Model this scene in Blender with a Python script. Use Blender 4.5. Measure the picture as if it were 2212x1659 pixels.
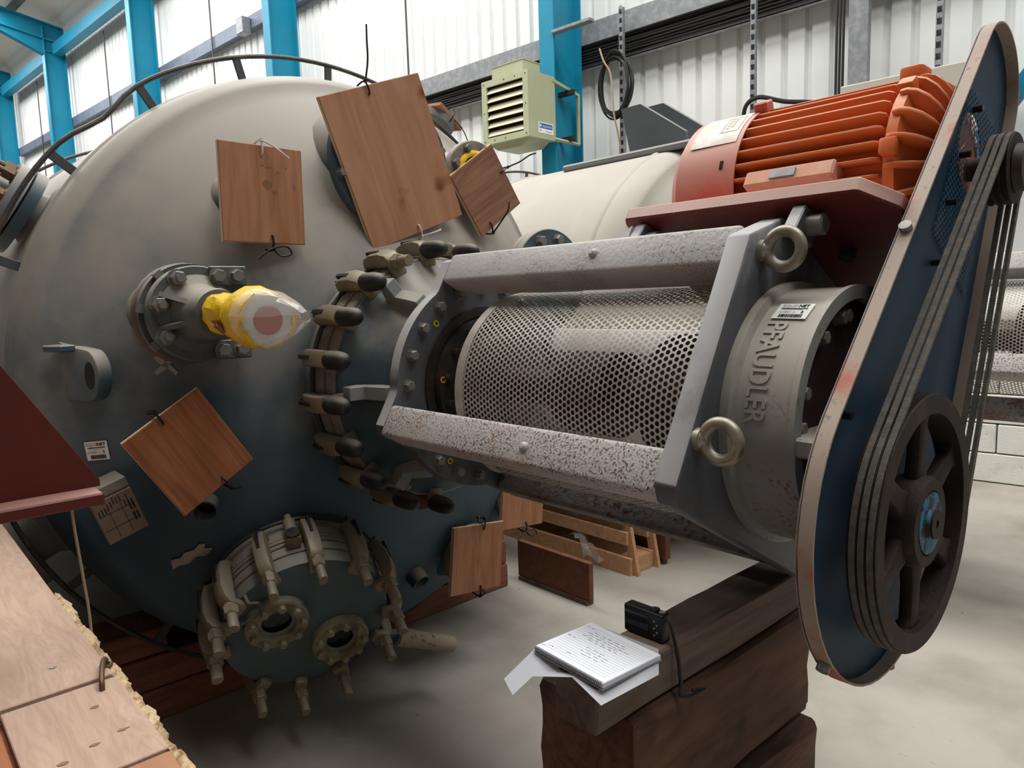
import bpy, bmesh, math, random
from mathutils import Vector, Matrix
random.seed(7)
SC = bpy.context.scene
COL = SC.collection
for o in list(bpy.data.objects):
    bpy.data.objects.remove(o)
PI = math.pi
R = math.radians

# ------------------------------------------------------------------ camera
F_PX, PITCH, ROLL, CAM_H = 1564.15, 0.1185, -0.0309, 1.5
fw = Vector((0, math.cos(PITCH), -math.sin(PITCH)))
up0 = Vector((0, math.sin(PITCH), math.cos(PITCH)))
rt0 = Vector((1, 0, 0))
rt = rt0 * math.cos(ROLL) + up0 * math.sin(ROLL)
up = -rt0 * math.sin(ROLL) + up0 * math.cos(ROLL)
cd = bpy.data.cameras.new('camera')
cd.sensor_fit = 'HORIZONTAL'
cd.sensor_width = 36.0
cd.lens = F_PX / 2212.0 * 36.0
cd.clip_start, cd.clip_end = 0.05, 200
cam = bpy.data.objects.new('camera', cd)
COL.objects.link(cam)
cam.matrix_world = Matrix(((rt.x, up.x, -fw.x, 0), (rt.y, up.y, -fw.y, 0), (rt.z, up.z, -fw.z, CAM_H), (0, 0, 0, 1)))
SC.camera = cam

# ------------------------------------------------------------------ frames
AW = 0.8262
WF = Matrix.Rotation(-(PI / 2 - AW), 4, 'Z')          # wall frame: x = -s, y = distance to wall, z = up
def Q(s, d, z):
    return Vector((-s, d, z))
AZ = 0.7355
MM = Matrix.Translation((-0.2393, 2.4162, 1.5 - 0.2568)) @ Matrix.Rotation(AZ, 4, 'Z')
TOAX = Matrix(((1, 0, 0, 0), (0, 0, -1, 0), (0, 1, 0, 0), (0, 0, 0, 1)))
AX1 = MM @ TOAX                                       # vessel frame: x = sideways, y = up, z = along the axis, outwards
AX2 = MM @ Matrix.Translation((2.39, -0.15, 0.0)) @ TOAX
AXZ = 1.5 - 0.2568                                    # height of the vessel axes over the floor
T = Matrix.Translation
def RZ(a): return Matrix.Rotation(R(a), 4, 'Z')
def RX(a): return Matrix.Rotation(R(a), 4, 'X')
def RY(a): return Matrix.Rotation(R(a), 4, 'Y')
I4 = Matrix.Identity(4)

# ------------------------------------------------------------------ world, lamps, exposure
w = bpy.data.worlds.new('world')
SC.world = w
w.use_nodes = True
w.node_tree.nodes['Background'].inputs[0].default_value = (0.92, 0.96, 1.0, 1)
w.node_tree.nodes['Background'].inputs[1].default_value = 0.085
def area(name, loc, sx, sy, power, frame, rot=(0, 0, 0), col=(1, 0.985, 0.96)):
    l = bpy.data.lights.new(name, 'AREA')
    l.shape = 'RECTANGLE'
    l.size, l.size_y = sx, sy
    l.energy = power
    l.color = col
    o = bpy.data.objects.new(name, l)
    COL.objects.link(o)
    o.matrix_world = frame @ T(loc) @ Matrix.Rotation(rot[0], 4, 'X') @ Matrix.Rotation(rot[1], 4, 'Y')
    return o
# daylight falling through the translucent strips of the roof
area('rooflight_lamp', (-11.5, 3.9, 8.2), 31, 1.8, 1350, WF)
area('rooflight_lamp', (-11.0, 0.7, 8.7), 31, 1.8, 880, WF)
SC.view_settings.view_transform = 'Standard'
SC.view_settings.look = 'None'
SC.view_settings.gamma = 1.0
SC.view_settings.exposure = 0.5
SC.view_settings.use_curve_mapping = False

# ------------------------------------------------------------------ materials
def srgb(r, g, b):
    f = lambda c: (c / 255 / 12.92) if c / 255 <= 0.04045 else ((c / 255 + 0.055) / 1.055) ** 2.4
    return (f(r), f(g), f(b))
def mat(name, col, rough=0.6, metal=0.0, var=None, specks=None, dust=None, bump=0.0, bscale=60.0, coord='Object', stretch=(1, 1, 1), streak=None):
    """var=(colour, scale, low, high); specks=(colour, scale, low, high, mask scale, mask low, mask high); dust=(colour, nz low, nz high, strength)"""
    m = bpy.data.materials.new(name)
    m.use_nodes = True
    nt = m.node_tree
    N, L = nt.nodes, nt.links
    b = N['Principled BSDF']
    tc = N.new('ShaderNodeTexCoord')
    mp = N.new('ShaderNodeMapping')
    mp.inputs['Scale'].default_value = stretch
    L.new(tc.outputs[coord], mp.inputs['Vector'])
    def noise(scale, detail=4, rough_=0.6):
        n = N.new('ShaderNodeTexNoise')
        n.inputs['Scale'].default_value = scale
        n.inputs['Detail'].default_value = detail
        n.inputs['Roughness'].default_value = rough_
        L.new(mp.outputs['Vector'], n.inputs['Vector'])
        return n.outputs['Fac']
    def ramp(sock, lo, hi):
        r_ = N.new('ShaderNodeMapRange')
        r_.interpolation_type = 'SMOOTHSTEP'
        r_.inputs['From Min'].default_value = lo
        r_.inputs['From Max'].default_value = hi
        L.new(sock, r_.inputs['Value'])
        return r_.outputs['Result']
    def mul(a, c):
        x = N.new('ShaderNodeMath')
        x.operation = 'MULTIPLY'
        for i, s in enumerate((a, c)):
            if isinstance(s, (int, float)):
                x.inputs[i].default_value = s
            else:
                L.new(s, x.inputs[i])
        return x.outputs[0]
    def mix(fac, c1, c2):
        x = N.new('ShaderNodeMix')
        x.data_type = 'RGBA'
        L.new(fac, x.inputs[0])
        for i, c in ((6, c1), (7, c2)):
            if isinstance(c, tuple):
                x.inputs[i].default_value = (*c, 1)
            else:
                L.new(c, x.inputs[i])
        return x.outputs[2]
    c = tuple(col)
    if var:
        c = mix(ramp(noise(var[1], 6), var[2], var[3]), c, tuple(var[0]))
    if specks:
        s = ramp(noise(specks[1], 3, 0.7), specks[2], specks[3])
        s = mul(s, ramp(noise(specks[4], 3), specks[5], specks[6]))
        c = mix(s, c, tuple(specks[0]))
    if dust:
        g = N.new('ShaderNodeNewGeometry')
        sx = N.new('ShaderNodeSeparateXYZ')
        L.new(g.outputs['Normal'], sx.inputs[0])
        ad = N.new('ShaderNodeMath')
        ad.operation = 'MULTIPLY_ADD'
        L.new(noise(5.0, 6), ad.inputs[0])
        ad.inputs[1].default_value = 0.7
        ad.inputs[2].default_value = -0.35
        ad2 = N.new('ShaderNodeMath')
        L.new(ad.outputs[0], ad2.inputs[0])
        L.new(sx.outputs['Z'], ad2.inputs[1])
        c = mix(mul(ramp(ad2.outputs[0], dust[1], dust[2]), dust[3]), c, tuple(dust[0]))
    if isinstance(c, tuple):
        b.inputs['Base Color'].default_value = (*c, 1)
    else:
        L.new(c, b.inputs['Base Color'])
    b.inputs['Roughness'].default_value = rough
    b.inputs['Metallic'].default_value = metal
    b.inputs['Specular IOR Level'].default_value = 0.3
    if bump:
        bp = N.new('ShaderNodeBump')
        bp.inputs['Strength'].default_value = bump
        bp.inputs['Distance'].default_value = 0.01
        L.new(noise(bscale, 5), bp.inputs['Height'])
        L.new(bp.outputs[0], b.inputs['Normal'])
    return m
def wood(name, c1, c2, grain=(40, 3, 40), rough=0.75, knots=None, bump=0.15, band=0.0):
    m = bpy.data.materials.new(name)
    m.use_nodes = True
    nt = m.node_tree
    N, L = nt.nodes, nt.links
    b = N['Principled BSDF']
    tc = N.new('ShaderNodeTexCoord')
    oi = N.new('ShaderNodeObjectInfo')
    off = N.new('ShaderNodeVectorMath')
    off.operation = 'MULTIPLY_ADD'
    cb = N.new('ShaderNodeCombineXYZ')
    for i in range(3):
        L.new(oi.outputs['Random'], cb.inputs[i])
    off.inputs[1].default_value = (7, 11, 5)
    L.new(cb.outputs[0], off.inputs[0])
    L.new(tc.outputs['Object'], off.inputs[2])
    mp = N.new('ShaderNodeMapping')
    mp.inputs['Scale'].default_value = grain
    L.new(off.outputs[0], mp.inputs['Vector'])
    n = N.new('ShaderNodeTexNoise')
    n.inputs['Scale'].default_value = 1.0
    n.inputs['Detail'].default_value = 6
    n.inputs['Distortion'].default_value = 0.8
    L.new(mp.outputs[0], n.inputs['Vector'])
    mp2 = N.new('ShaderNodeMapping')
    mp2.inputs['Scale'].default_value = tuple(g * 0.22 for g in grain)
    L.new(off.outputs[0], mp2.inputs['Vector'])
    n2 = N.new('ShaderNodeTexNoise')
    n2.inputs['Scale'].default_value = 1.0
    n2.inputs['Detail'].default_value = 3
    n2.inputs['Distortion'].default_value = 1.6
    L.new(mp2.outputs[0], n2.inputs['Vector'])
    wv = N.new('ShaderNodeMath')           # contour rings of the low noise = flat sawn figure
    wv.operation = 'PINGPONG'
    wv.inputs[1].default_value = 0.06
    L.new(n2.outputs['Fac'], wv.inputs[0])
    ad = N.new('ShaderNodeMath')
    ad.operation = 'MULTIPLY_ADD'
    L.new(wv.outputs[0], ad.inputs[0])
    ad.inputs[1].default_value = 4.0
    L.new(n.outputs['Fac'], ad.inputs[2])
    r_ = N.new('ShaderNodeMapRange')
    r_.inputs['From Min'].default_value = 0.40
    r_.inputs['From Max'].default_value = 0.95
    L.new(ad.outputs[0], r_.inputs['Value'])
    mx = N.new('ShaderNodeMix')
    mx.data_type = 'RGBA'
    mx.inputs[6].default_value = (*c1, 1)
    mx.inputs[7].default_value = (*c2, 1)
    L.new(r_.outputs[0], mx.inputs[0])
    out = mx.outputs[2]
    if knots:
        n3 = N.new('ShaderNodeTexNoise')
        n3.inputs['Scale'].default_value = knots[1]
        L.new(off.outputs[0], n3.inputs['Vector'])
        r3 = N.new('ShaderNodeMapRange')
        r3.inputs['From Min'].default_value = knots[2]
        r3.inputs['From Max'].default_value = knots[3]
        L.new(n3.outputs['Fac'], r3.inputs['Value'])
        m3 = N.new('ShaderNodeMix')
        m3.data_type = 'RGBA'
        L.new(r3.outputs[0], m3.inputs[0])
        L.new(out, m3.inputs[6])
        m3.inputs[7].default_value = (*knots[0], 1)
        out = m3.outputs[2]
    L.new(out, b.inputs['Base Color'])
    b.inputs['Roughness'].default_value = rough
    b.inputs['Specular IOR Level'].default_value = 0.2
    bp = N.new('ShaderNodeBump')
    bp.inputs['Strength'].default_value = bump
    bp.inputs['Distance'].default_value = 0.004
    L.new(n.outputs['Fac'], bp.inputs['Height'])
    L.new(bp.outputs[0], b.inputs['Normal'])
    return m

DUST = (0.345, 0.31, 0.262)
RUST = (0.12, 0.045, 0.018)
M = {}
M['wall'] = mat('wall_white', (0.72, 0.735, 0.72), 0.45, var=((0.66, 0.665, 0.645), 1.2, 0.4, 0.8))
M['groove'] = mat('wall_groove', (0.62, 0.64, 0.63), 0.5)
M['block'] = mat('painted_block', (0.76, 0.75, 0.70), 0.7, var=((0.62, 0.60, 0.54), 6, 0.5, 0.75), specks=((0.18, 0.15, 0.12), 30, 0.62, 0.66, 4, 0.55, 0.65), bump=0.3, bscale=80)
M['mortar'] = mat('mortar', (0.45, 0.44, 0.41), 0.9)
M['roof'] = mat('roof_sheet', (0.84, 0.80, 0.72), 0.6)
M['purlin'] = mat('purlin_grey', (0.15, 0.135, 0.12), 0.7)
M['girt'] = mat('galvanised', (0.21, 0.22, 0.235), 0.45, 0.3, var=((0.30, 0.305, 0.31), 18, 0.4, 0.7))
M['girtblue'] = mat('girt_blue_grey', (0.11, 0.14, 0.20), 0.5, 0.2, var=((0.16, 0.18, 0.22), 5, 0.4, 0.7))
M['blue'] = mat('steel_blue', (0.006, 0.215, 0.345), 0.45, var=((0.010, 0.19, 0.31), 2, 0.4, 0.7))
M['floor'] = mat('concrete', (0.42, 0.388, 0.342), 0.55, var=((0.30, 0.27, 0.23), 1.3, 0.40, 0.68), specks=((0.16, 0.13, 0.10), 22, 0.66, 0.72, 2.2, 0.45, 0.7), bump=0.08, bscale=25)
M['head'] = mat('vessel_paint', (0.055, 0.094, 0.122), 0.55, var=((0.085, 0.118, 0.14), 2.2, 0.4, 0.7), specks=((0.03, 0.03, 0.03), 45, 0.70, 0.74, 3, 0.5, 0.6), dust=(DUST, -0.22, 0.48, 0.93))
M['shell2'] = mat('vessel_cream', (0.38, 0.35, 0.305), 0.6, var=((0.42, 0.385, 0.335), 3, 0.4, 0.7), specks=((0.2, 0.17, 0.14), 35, 0.70, 0.74, 3, 0.5, 0.6))
M['bluepaint'] = mat('flange_blue', (0.045, 0.075, 0.095), 0.55, var=((0.08, 0.11, 0.125), 5, 0.4, 0.7), dust=(DUST, 0.2, 0.8, 0.8))
M['teal'] = mat('cover_teal', (0.075, 0.115, 0.128), 0.6, var=((0.085, 0.11, 0.11), 6, 0.4, 0.7), dust=(DUST, 0.1, 0.8, 0.7))
M['ring'] = mat('clamp_ring', (0.25, 0.215, 0.175), 0.6, var=((0.14, 0.12, 0.10), 8, 0.45, 0.7), specks=(RUST, 40, 0.6, 0.66, 5, 0.45, 0.6), dust=(DUST, 0.2, 0.9, 0.7))
M['olive'] = mat('clamp_olive', (0.23, 0.185, 0.115), 0.45, 0.15, var=((0.14, 0.095, 0.06), 9, 0.45, 0.75), dust=(DUST, 0.2, 1.0, 0.65))
M['sight'] = mat('sight_ring', (0.24, 0.22, 0.13), 0.55, 0.1, var=((0.16, 0.12, 0.08), 14, 0.45, 0.7), dust=(DUST, 0.3, 0.9, 0.5))
M['rubber'] = mat('rubber_black', (0.018, 0.017, 0.016), 0.55, var=((0.04, 0.036, 0.032), 20, 0.45, 0.7), dust=(DUST, 0.35, 1.0, 0.55))
M['black'] = mat('black_plastic', (0.008, 0.008, 0.009), 0.4)
M['cable'] = mat('cable_black', (0.018, 0.017, 0.016), 0.5)
M['steelrod'] = mat('hoop_steel', (0.055, 0.055, 0.05), 0.5, 0.4, var=((0.10, 0.085, 0.065), 12, 0.45, 0.7), dust=(DUST, 0.4, 1.0, 0.4))
M['bracket'] = mat('hoop_bracket', (0.06, 0.07, 0.07), 0.6, dust=(DUST, 0.4, 1, 0.3))
M['frame'] = mat('frame_grey', (0.44, 0.425, 0.42), 0.5, var=((0.38, 0.37, 0.37), 6, 0.4, 0.7), specks=((0.20, 0.11, 0.06), 190, 0.56, 0.62, 6, 0.43, 0.60), dust=((0.46, 0.42, 0.38), 0.3, 1.0, 0.5), bump=0.2, bscale=90)
M['frameworn'] = mat('frame_grey_flaking', (0.45, 0.425, 0.41), 0.55, var=((0.42, 0.32, 0.25), 6, 0.5, 0.75), specks=((0.12, 0.075, 0.05), 170, 0.53, 0.58, 5, 0.34, 0.55), bump=0.35, bscale=170)
M['framerust'] = mat('frame_grey_rusted', (0.20, 0.185, 0.175), 0.65, var=((0.14, 0.085, 0.055), 9, 0.45, 0.65), specks=((0.07, 0.03, 0.015), 45, 0.52, 0.6, 4, 0.4, 0.6), bump=0.4, bscale=70)
M['plate'] = mat('plate_grey', (0.095, 0.098, 0.108), 0.5, var=((0.075, 0.078, 0.088), 6, 0.4, 0.7), specks=(RUST, 60, 0.66, 0.7, 4, 0.5, 0.6), dust=((0.44, 0.43, 0.43), 0.1, 0.42, 0.9))  # pale grey on up-facing edges: brighter light and dust painted into the colour
M['gear'] = mat('gear_housing_paint', (0.25, 0.245, 0.24), 0.5, var=((0.20, 0.19, 0.18), 4, 0.4, 0.7), specks=((0.15, 0.08, 0.045), 110, 0.54, 0.59, 7, 0.54, 0.62), dust=((0.46, 0.42, 0.36), -0.25, 0.55, 0.85))
M['gearface'] = mat('gear_face_maroon', (0.06, 0.022, 0.02), 0.6, var=((0.09, 0.05, 0.045), 8, 0.45, 0.7), dust=(DUST, 0.5, 1, 0.6))
M['dark'] = mat('dark_steel', (0.03, 0.027, 0.025), 0.6, 0.2, var=((0.06, 0.04, 0.03), 15, 0.45, 0.7))
M['bolt'] = mat('bolt_grey', (0.20, 0.195, 0.185), 0.45, 0.4, var=((0.13, 0.09, 0.06), 30, 0.5, 0.75), dust=(DUST, 0.3, 1, 0.7))
M['brass'] = mat('brass_nut', (0.12, 0.075, 0.04), 0.5, 0.4, var=((0.16, 0.08, 0.04), 20, 0.45, 0.7))
M['perf'] = mat('perforated_steel', (0.42, 0.39, 0.345), 0.45, 0.25, var=((0.29, 0.25, 0.21), 7, 0.42, 0.7))
M['eye'] = mat('eye_bolt_zinc', (0.33, 0.305, 0.25), 0.42, 0.5, var=((0.23, 0.20, 0.15), 30, 0.45, 0.7))
M['orange'] = mat('motor_orange', (0.64, 0.145, 0.032), 0.5, var=((0.54, 0.16, 0.055), 5, 0.4, 0.7), specks=((0.2, 0.09, 0.05), 50, 0.68, 0.72, 5, 0.5, 0.6), dust=((0.74, 0.42, 0.28), 0.3, 1.0, 0.75))
M['cowl'] = mat('cowl_red', (0.56, 0.10, 0.06), 0.45, var=((0.52, 0.12, 0.08), 4, 0.4, 0.7), dust=((0.62, 0.33, 0.27), -0.15, 0.45, 0.9))
M['redplate'] = mat('red_oxide', (0.14, 0.022, 0.018), 0.5, var=((0.11, 0.022, 0.019), 3, 0.4, 0.7), specks=((0.35, 0.22, 0.18), 60, 0.66, 0.70, 3, 0.5, 0.65), dust=((0.60, 0.40, 0.34), 0.05, 0.5, 0.9))
M['redbracket'] = mat('red_bracket', (0.095, 0.015, 0.011), 0.5, var=((0.08, 0.014, 0.011), 5, 0.4, 0.7), dust=((0.42, 0.25, 0.21), 0.6, 1.0, 0.6))
M['guard'] = mat('guard_blue', (0.007, 0.029, 0.058), 0.6, var=((0.010, 0.038, 0.075), 5, 0.4, 0.7), specks=((0.02, 0.016, 0.016), 14, 0.66, 0.72, 3, 0.5, 0.62))
M['guardmesh'] = mat('guard_mesh_blue', (0.014, 0.06, 0.115), 0.6)
M['rim'] = mat('guard_rim', (0.34, 0.27, 0.215), 0.6, var=((0.40, 0.12, 0.08), 5, 0.53, 0.66), specks=((0.20, 0.15, 0.12), 60, 0.6, 0.66, 6, 0.4, 0.6))
M['pulley'] = mat('pulley_rust', (0.025, 0.015, 0.012), 0.7, 0.2, var=((0.055, 0.033, 0.023), 12, 0.45, 0.75), bump=0.2, bscale=120)
M['groovebright'] = mat('pulley_edge', (0.16, 0.10, 0.07), 0.5, 0.4)
M['belt'] = mat('belt_fabric', (0.095, 0.085, 0.075), 0.85, var=((0.14, 0.125, 0.105), 60, 0.4, 0.7), bump=0.2, bscale=200)
M['bush'] = mat('bush_blue', (0.03, 0.14, 0.22), 0.6, var=((0.02, 0.02, 0.022), 25, 0.48, 0.55))
M['ply'] = wood('plywood_brown', srgb(172, 124, 94), srgb(142, 94, 68), (30, 2.4, 30), knots=(srgb(96, 52, 32), 7, 0.70, 0.78))
M['plyb'] = wood('plywood_tan', srgb(172, 128, 100), srgb(148, 103, 78), (16, 1.8, 16), knots=(srgb(110, 62, 40), 6, 0.70, 0.78))
M['plyc'] = wood('plywood_dark', srgb(148, 108, 86), srgb(116, 80, 62), (3, 40, 40))
M['plyd'] = wood('plywood_red', srgb(162, 104, 70), srgb(128, 76, 50), (36, 2.2, 36), knots=(srgb(92, 46, 26), 8, 0.72, 0.78))
M['plyedge'] = mat('plywood_edge', srgb(216, 190, 160), 0.8)
M['crate'] = wood('crate_plywood', srgb(184, 158, 140), srgb(166, 138, 119), (60, 9, 60), knots=(srgb(120, 84, 62), 9, 0.74, 0.80), bump=0.25)
M['splinter'] = mat('splintered_edge', srgb(206, 182, 146), 0.9, var=(srgb(150, 110, 70), 40, 0.45, 0.7), bump=0.6, bscale=90)
M['crateside'] = wood('crate_side', srgb(150, 96, 66), srgb(100, 60, 42), (3, 20, 20))
M['timber'] = wood('old_timber', srgb(112, 98, 86), srgb(80, 68, 60), (3, 30, 30), knots=(srgb(40, 30, 26), 5, 0.66, 0.76), bump=0.4)
M['sleeper'] = wood('sleeper_timber', srgb(104, 76, 60), srgb(66, 48, 39), (4, 26, 26), knots=(srgb(26, 20, 18), 4, 0.60, 0.72), bump=0.5)
M['cradle'] = wood('cradle_timber', srgb(150, 102, 82), srgb(116, 76, 60), (3, 26, 26), bump=0.3)
M['pine'] = wood('pine_slat', srgb(204, 160, 122), srgb(178, 132, 96), (3, 30, 30), bump=0.2)
M['plank'] = wood('brown_plank', srgb(116, 78, 58), srgb(94, 62, 46), (3, 22, 22), bump=0.2)
M['paper'] = mat('paper', (0.66, 0.675, 0.72), 0.8)
M['ink'] = mat('ink_blue_grey', (0.16, 0.16, 0.20), 0.8)
M['inkblack'] = mat('ink_black', (0.015, 0.015, 0.02), 0.7)
M['inkgrey'] = mat('ink_grey', (0.30, 0.30, 0.31), 0.8)
M['label'] = mat('label_white', (0.82, 0.82, 0.80), 0.5)
M['labelblue'] = mat('label_blue', (0.03, 0.09, 0.36), 0.5)
M['yellow'] = mat('yellow_tape', (0.80, 0.50, 0.008), 0.4, var=((0.62, 0.34, 0.01), 18, 0.5, 0.8), bump=0.5, bscale=30)
M['plasticfilm'] = mat('plastic_film', (0.55, 0.56, 0.55), 0.3, var=((0.35, 0.36, 0.37), 25, 0.45, 0.7), bump=0.4, bscale=40)
M['browntape'] = mat('brown_tape', (0.22, 0.12, 0.06), 0.45)
M['redcap'] = mat('red_cap', (0.30, 0.05, 0.05), 0.5)
M['valve'] = mat('valve_cast', (0.075, 0.085, 0.085), 0.55, var=((0.11, 0.115, 0.11), 7, 0.4, 0.7), dust=(DUST, 0.1, 0.75, 0.9))
M['rustring'] = mat('rusty_flange', (0.13, 0.075, 0.05), 0.7, var=((0.10, 0.085, 0.075), 10, 0.4, 0.65), dust=(DUST, 0.1, 0.8, 0.8))
M['heater'] = mat('heater_green', (0.40, 0.42, 0.27), 0.45, var=((0.44, 0.46, 0.31), 4, 0.4, 0.7))
M['louvre'] = mat('louvre_cream', (0.55, 0.50, 0.35), 0.5, specks=((0.2, 0.1, 0.06), 14, 0.66, 0.7, 3, 0.5, 0.6))
M['tie'] = mat('cable_tie_black', (0.012, 0.010, 0.010), 0.45)
M['tiewhite'] = mat('cable_tie_white', (0.62, 0.58, 0.52), 0.45)
M['nameplate'] = mat('nameplate', (0.24, 0.165, 0.115), 0.5, 0.2, var=((0.19, 0.135, 0.10), 9, 0.4, 0.7))
M['tape'] = mat('masking_tape', (0.50, 0.44, 0.36), 0.8, var=((0.28, 0.23, 0.185), 16, 0.4, 0.7))
M['chalk'] = mat('chalk', (0.36, 0.33, 0.32), 0.9)
M['motorlabel'] = mat('motor_label_worn', (0.58, 0.51, 0.44), 0.5, 0.1, var=((0.66, 0.64, 0.60), 16, 0.45, 0.6))
M['footpink'] = mat('motor_foot_dusty', (0.62, 0.30, 0.20), 0.6, var=((0.64, 0.40, 0.30), 10, 0.4, 0.7))
M['pipegrey'] = mat('pipe_grey', (0.20, 0.21, 0.215), 0.6, dust=(DUST, 0.1, 0.8, 0.8))
M['gusset'] = mat('gusset_blue_grey', (0.12, 0.135, 0.15), 0.55, var=((0.10, 0.115, 0.13), 5, 0.4, 0.7), dust=(DUST, 0.5, 1.0, 0.7))
M['lever'] = mat('lever_pipe', (0.32, 0.27, 0.205), 0.6, specks=((0.10, 0.06, 0.04), 45, 0.56, 0.62, 6, 0.4, 0.6))
M['rope'] = mat('twine', (0.36, 0.27, 0.18), 0.9)
M['screen'] = mat('camera_screen', (0.01, 0.011, 0.015), 0.08)
gl = bpy.data.materials.new('thin_polythene')
gl.use_nodes = True
_b = gl.node_tree.nodes['Principled BSDF']
_b.inputs['Base Color'].default_value = (0.75, 0.72, 0.68, 1)
_b.inputs['Roughness'].default_value = 0.15
_b.inputs['Alpha'].default_value = 0.35
M['film'] = gl
gs = bpy.data.materials.new('sight_glass')
gs.use_nodes = True
_b = gs.node_tree.nodes['Principled BSDF']
_b.inputs['Base Color'].default_value = (0.004, 0.004, 0.005, 1)
_b.inputs['Roughness'].default_value = 0.12
M['glass'] = gs

# ------------------------------------------------------------------ object helpers
WM = {}
def link(o, parent, frame):
    COL.objects.link(o)
    WM[o] = frame.copy()
    if parent is not None:
        o.parent = parent
        o.matrix_parent_inverse = WM[parent].inverted()
    o.matrix_basis = frame
    return o
def tag(o, label=None, cat=None, group=None, kind=None):
    for k, v in (('label', label), ('category', cat), ('group', group), ('kind', kind)):
        if v:
            o[k] = v
    return o
def empty(name, frame, label, cat, group=None):
    o = bpy.data.objects.new(name, None)
    o.empty_display_size = 0.1
    link(o, None, frame)
    return tag(o, label, cat, group)
def finish(bm, name, material, sharp=32):
    bmesh.ops.recalc_face_normals(bm, faces=bm.faces)
    for f in bm.faces:
        f.smooth = True
    ca = math.cos(R(sharp))
    for e in bm.edges:
        if len(e.link_faces) == 2 and e.link_faces[0].normal.dot(e.link_faces[1].normal) < ca:
            e.smooth = False
    me = bpy.data.meshes.new(name)
    bm.to_mesh(me)
    bm.free()
    if material is not None:
        me.materials.append(material)
    return me
def obj(name, bm, material, parent=None, frame=I4, label=None, cat=None, group=None, kind=None):
    me = finish(bm, name, material) if isinstance(bm, bmesh.types.BMesh) else bm
    o = bpy.data.objects.new(name, me)
    link(o, parent, frame)
    return tag(o, label, cat, group, kind)
def nb():
    return bmesh.new()
def addv(bm, pts, M4=None):
    return [bm.verts.new((M4 @ Vector(p)) if M4 is not None else Vector(p)) for p in pts]
def box(bm, x0, x1, y0, y1, z0, z1, M4=None):
    v = addv(bm, [(x, y, z) for z in (z0, z1) for y in (y0, y1) for x in (x0, x1)], M4)
    for f in ((0, 2, 3, 1), (4, 5, 7, 6), (0, 1, 5, 4), (2, 6, 7, 3), (0, 4, 6, 2), (1, 3, 7, 5)):
        bm.faces.new([v[i] for i in f])
    return bm
def cbox(bm, c, s, M4=None):
    return box(bm, c[0] - s[0] / 2, c[0] + s[0] / 2, c[1] - s[1] / 2, c[1] + s[1] / 2, c[2] - s[2] / 2, c[2] + s[2] / 2, M4)
def bevel(bm, w, seg=1, ang=30):
    bm.normal_update()
    bmesh.ops.recalc_face_normals(bm, faces=bm.faces)
    ca = math.cos(R(ang))
    es = [e for e in bm.edges if len(e.link_faces) == 2 and e.link_faces[0].normal.dot(e.link_faces[1].normal) < ca]
    bmesh.ops.bevel(bm, geom=es, offset=w, segments=seg, affect='EDGES', profile=0.5)
    return bm
def prism(bm, poly, z0, z1, M4=None):
    n = len(poly)
    a = addv(bm, [(p[0], p[1], z0) for p in poly], M4)
    b = addv(bm, [(p[0], p[1], z1) for p in poly], M4)
    bm.faces.new(a[::-1])
    bm.faces.new(b)
    for i in range(n):
        bm.faces.new((a[i], a[(i + 1) % n], b[(i + 1) % n], b[i]))
    return bm
def lathe(bm, prof, seg=48, M4=None, a0=0.0, a1=2 * PI, closed=False):
    full = abs(a1 - a0 - 2 * PI) < 1e-6
    ns = seg if full else seg + 1
    rings = []
    for r, h in prof:
        if r < 1e-6:
            v = addv(bm, [(0, 0, h)], M4)[0]
            rings.append([v] * ns)
        else:
            rings.append(addv(bm, [(r * math.cos(a0 + (a1 - a0) * i / seg), r * math.sin(a0 + (a1 - a0) * i / seg), h) for i in range(ns)], M4))
    pairs = list(zip(rings, rings[1:]))
    if closed:
        pairs.append((rings[-1], rings[0]))
    for A, B in pairs:
        for i in range(seg):
            j = (i + 1) % ns
            q = []
            for v in (A[i], A[j], B[j], B[i]):
                if v not in q:
                    q.append(v)
            if len(q) > 2:
                try:
                    bm.faces.new(q)
                except ValueError:
                    pass
    return bm
def cyl(bm, p0, p1, r0, r1=None, seg=16, caps=True):
    r1 = r0 if r1 is None else r1
    p0, p1 = Vector(p0), Vector(p1)
    d = p1 - p0
    M4 = T(p0) @ d.to_track_quat('Z', 'Y').to_matrix().to_4x4()
    prof = [(r0, 0), (r1, d.length)]
    if caps:
        prof = [(0, 0)] + prof + [(0, d.length)]
    return lathe(bm, prof, seg, M4)
def tube(bm, path, r, seg=8, closed=False):
    pts = [Vector(p) for p in path]
    n = len(pts)
    rings = []
    prev = None
    for i, p in enumerate(pts):
        a = pts[(i - 1) % n] if (closed or i > 0) else p
        b = pts[(i + 1) % n] if (closed or i < n - 1) else p
        t = (b - a).normalized()
        if prev is None:
            x = t.orthogonal().normalized()
        else:
            x = (prev - t * prev.dot(t))
            x = x.normalized() if x.length > 1e-6 else t.orthogonal().normalized()
        prev = x
        y = t.cross(x)
        rr = r[i] if isinstance(r, (list, tuple)) else r
        rings.append([bm.verts.new(p + (x * math.cos(2 * PI * k / seg) + y * math.sin(2 * PI * k / seg)) * rr) for k in range(seg)])
    m = n if closed else n - 1
    for i in range(m):
        A, B = rings[i], rings[(i + 1) % n]
        if closed and i == n - 1:            # best phase match
            best = min(range(seg), key=lambda s: (A[0].co - B[s].co).length)
            B = B[best:] + B[:best]
        for k in range(seg):
            bm.faces.new((A[k], A[(k + 1) % seg], B[(k + 1) % seg], B[k]))
    if not closed:
        bm.faces.new(rings[0][::-1])
        bm.faces.new(rings[-1])
    return bm
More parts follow.
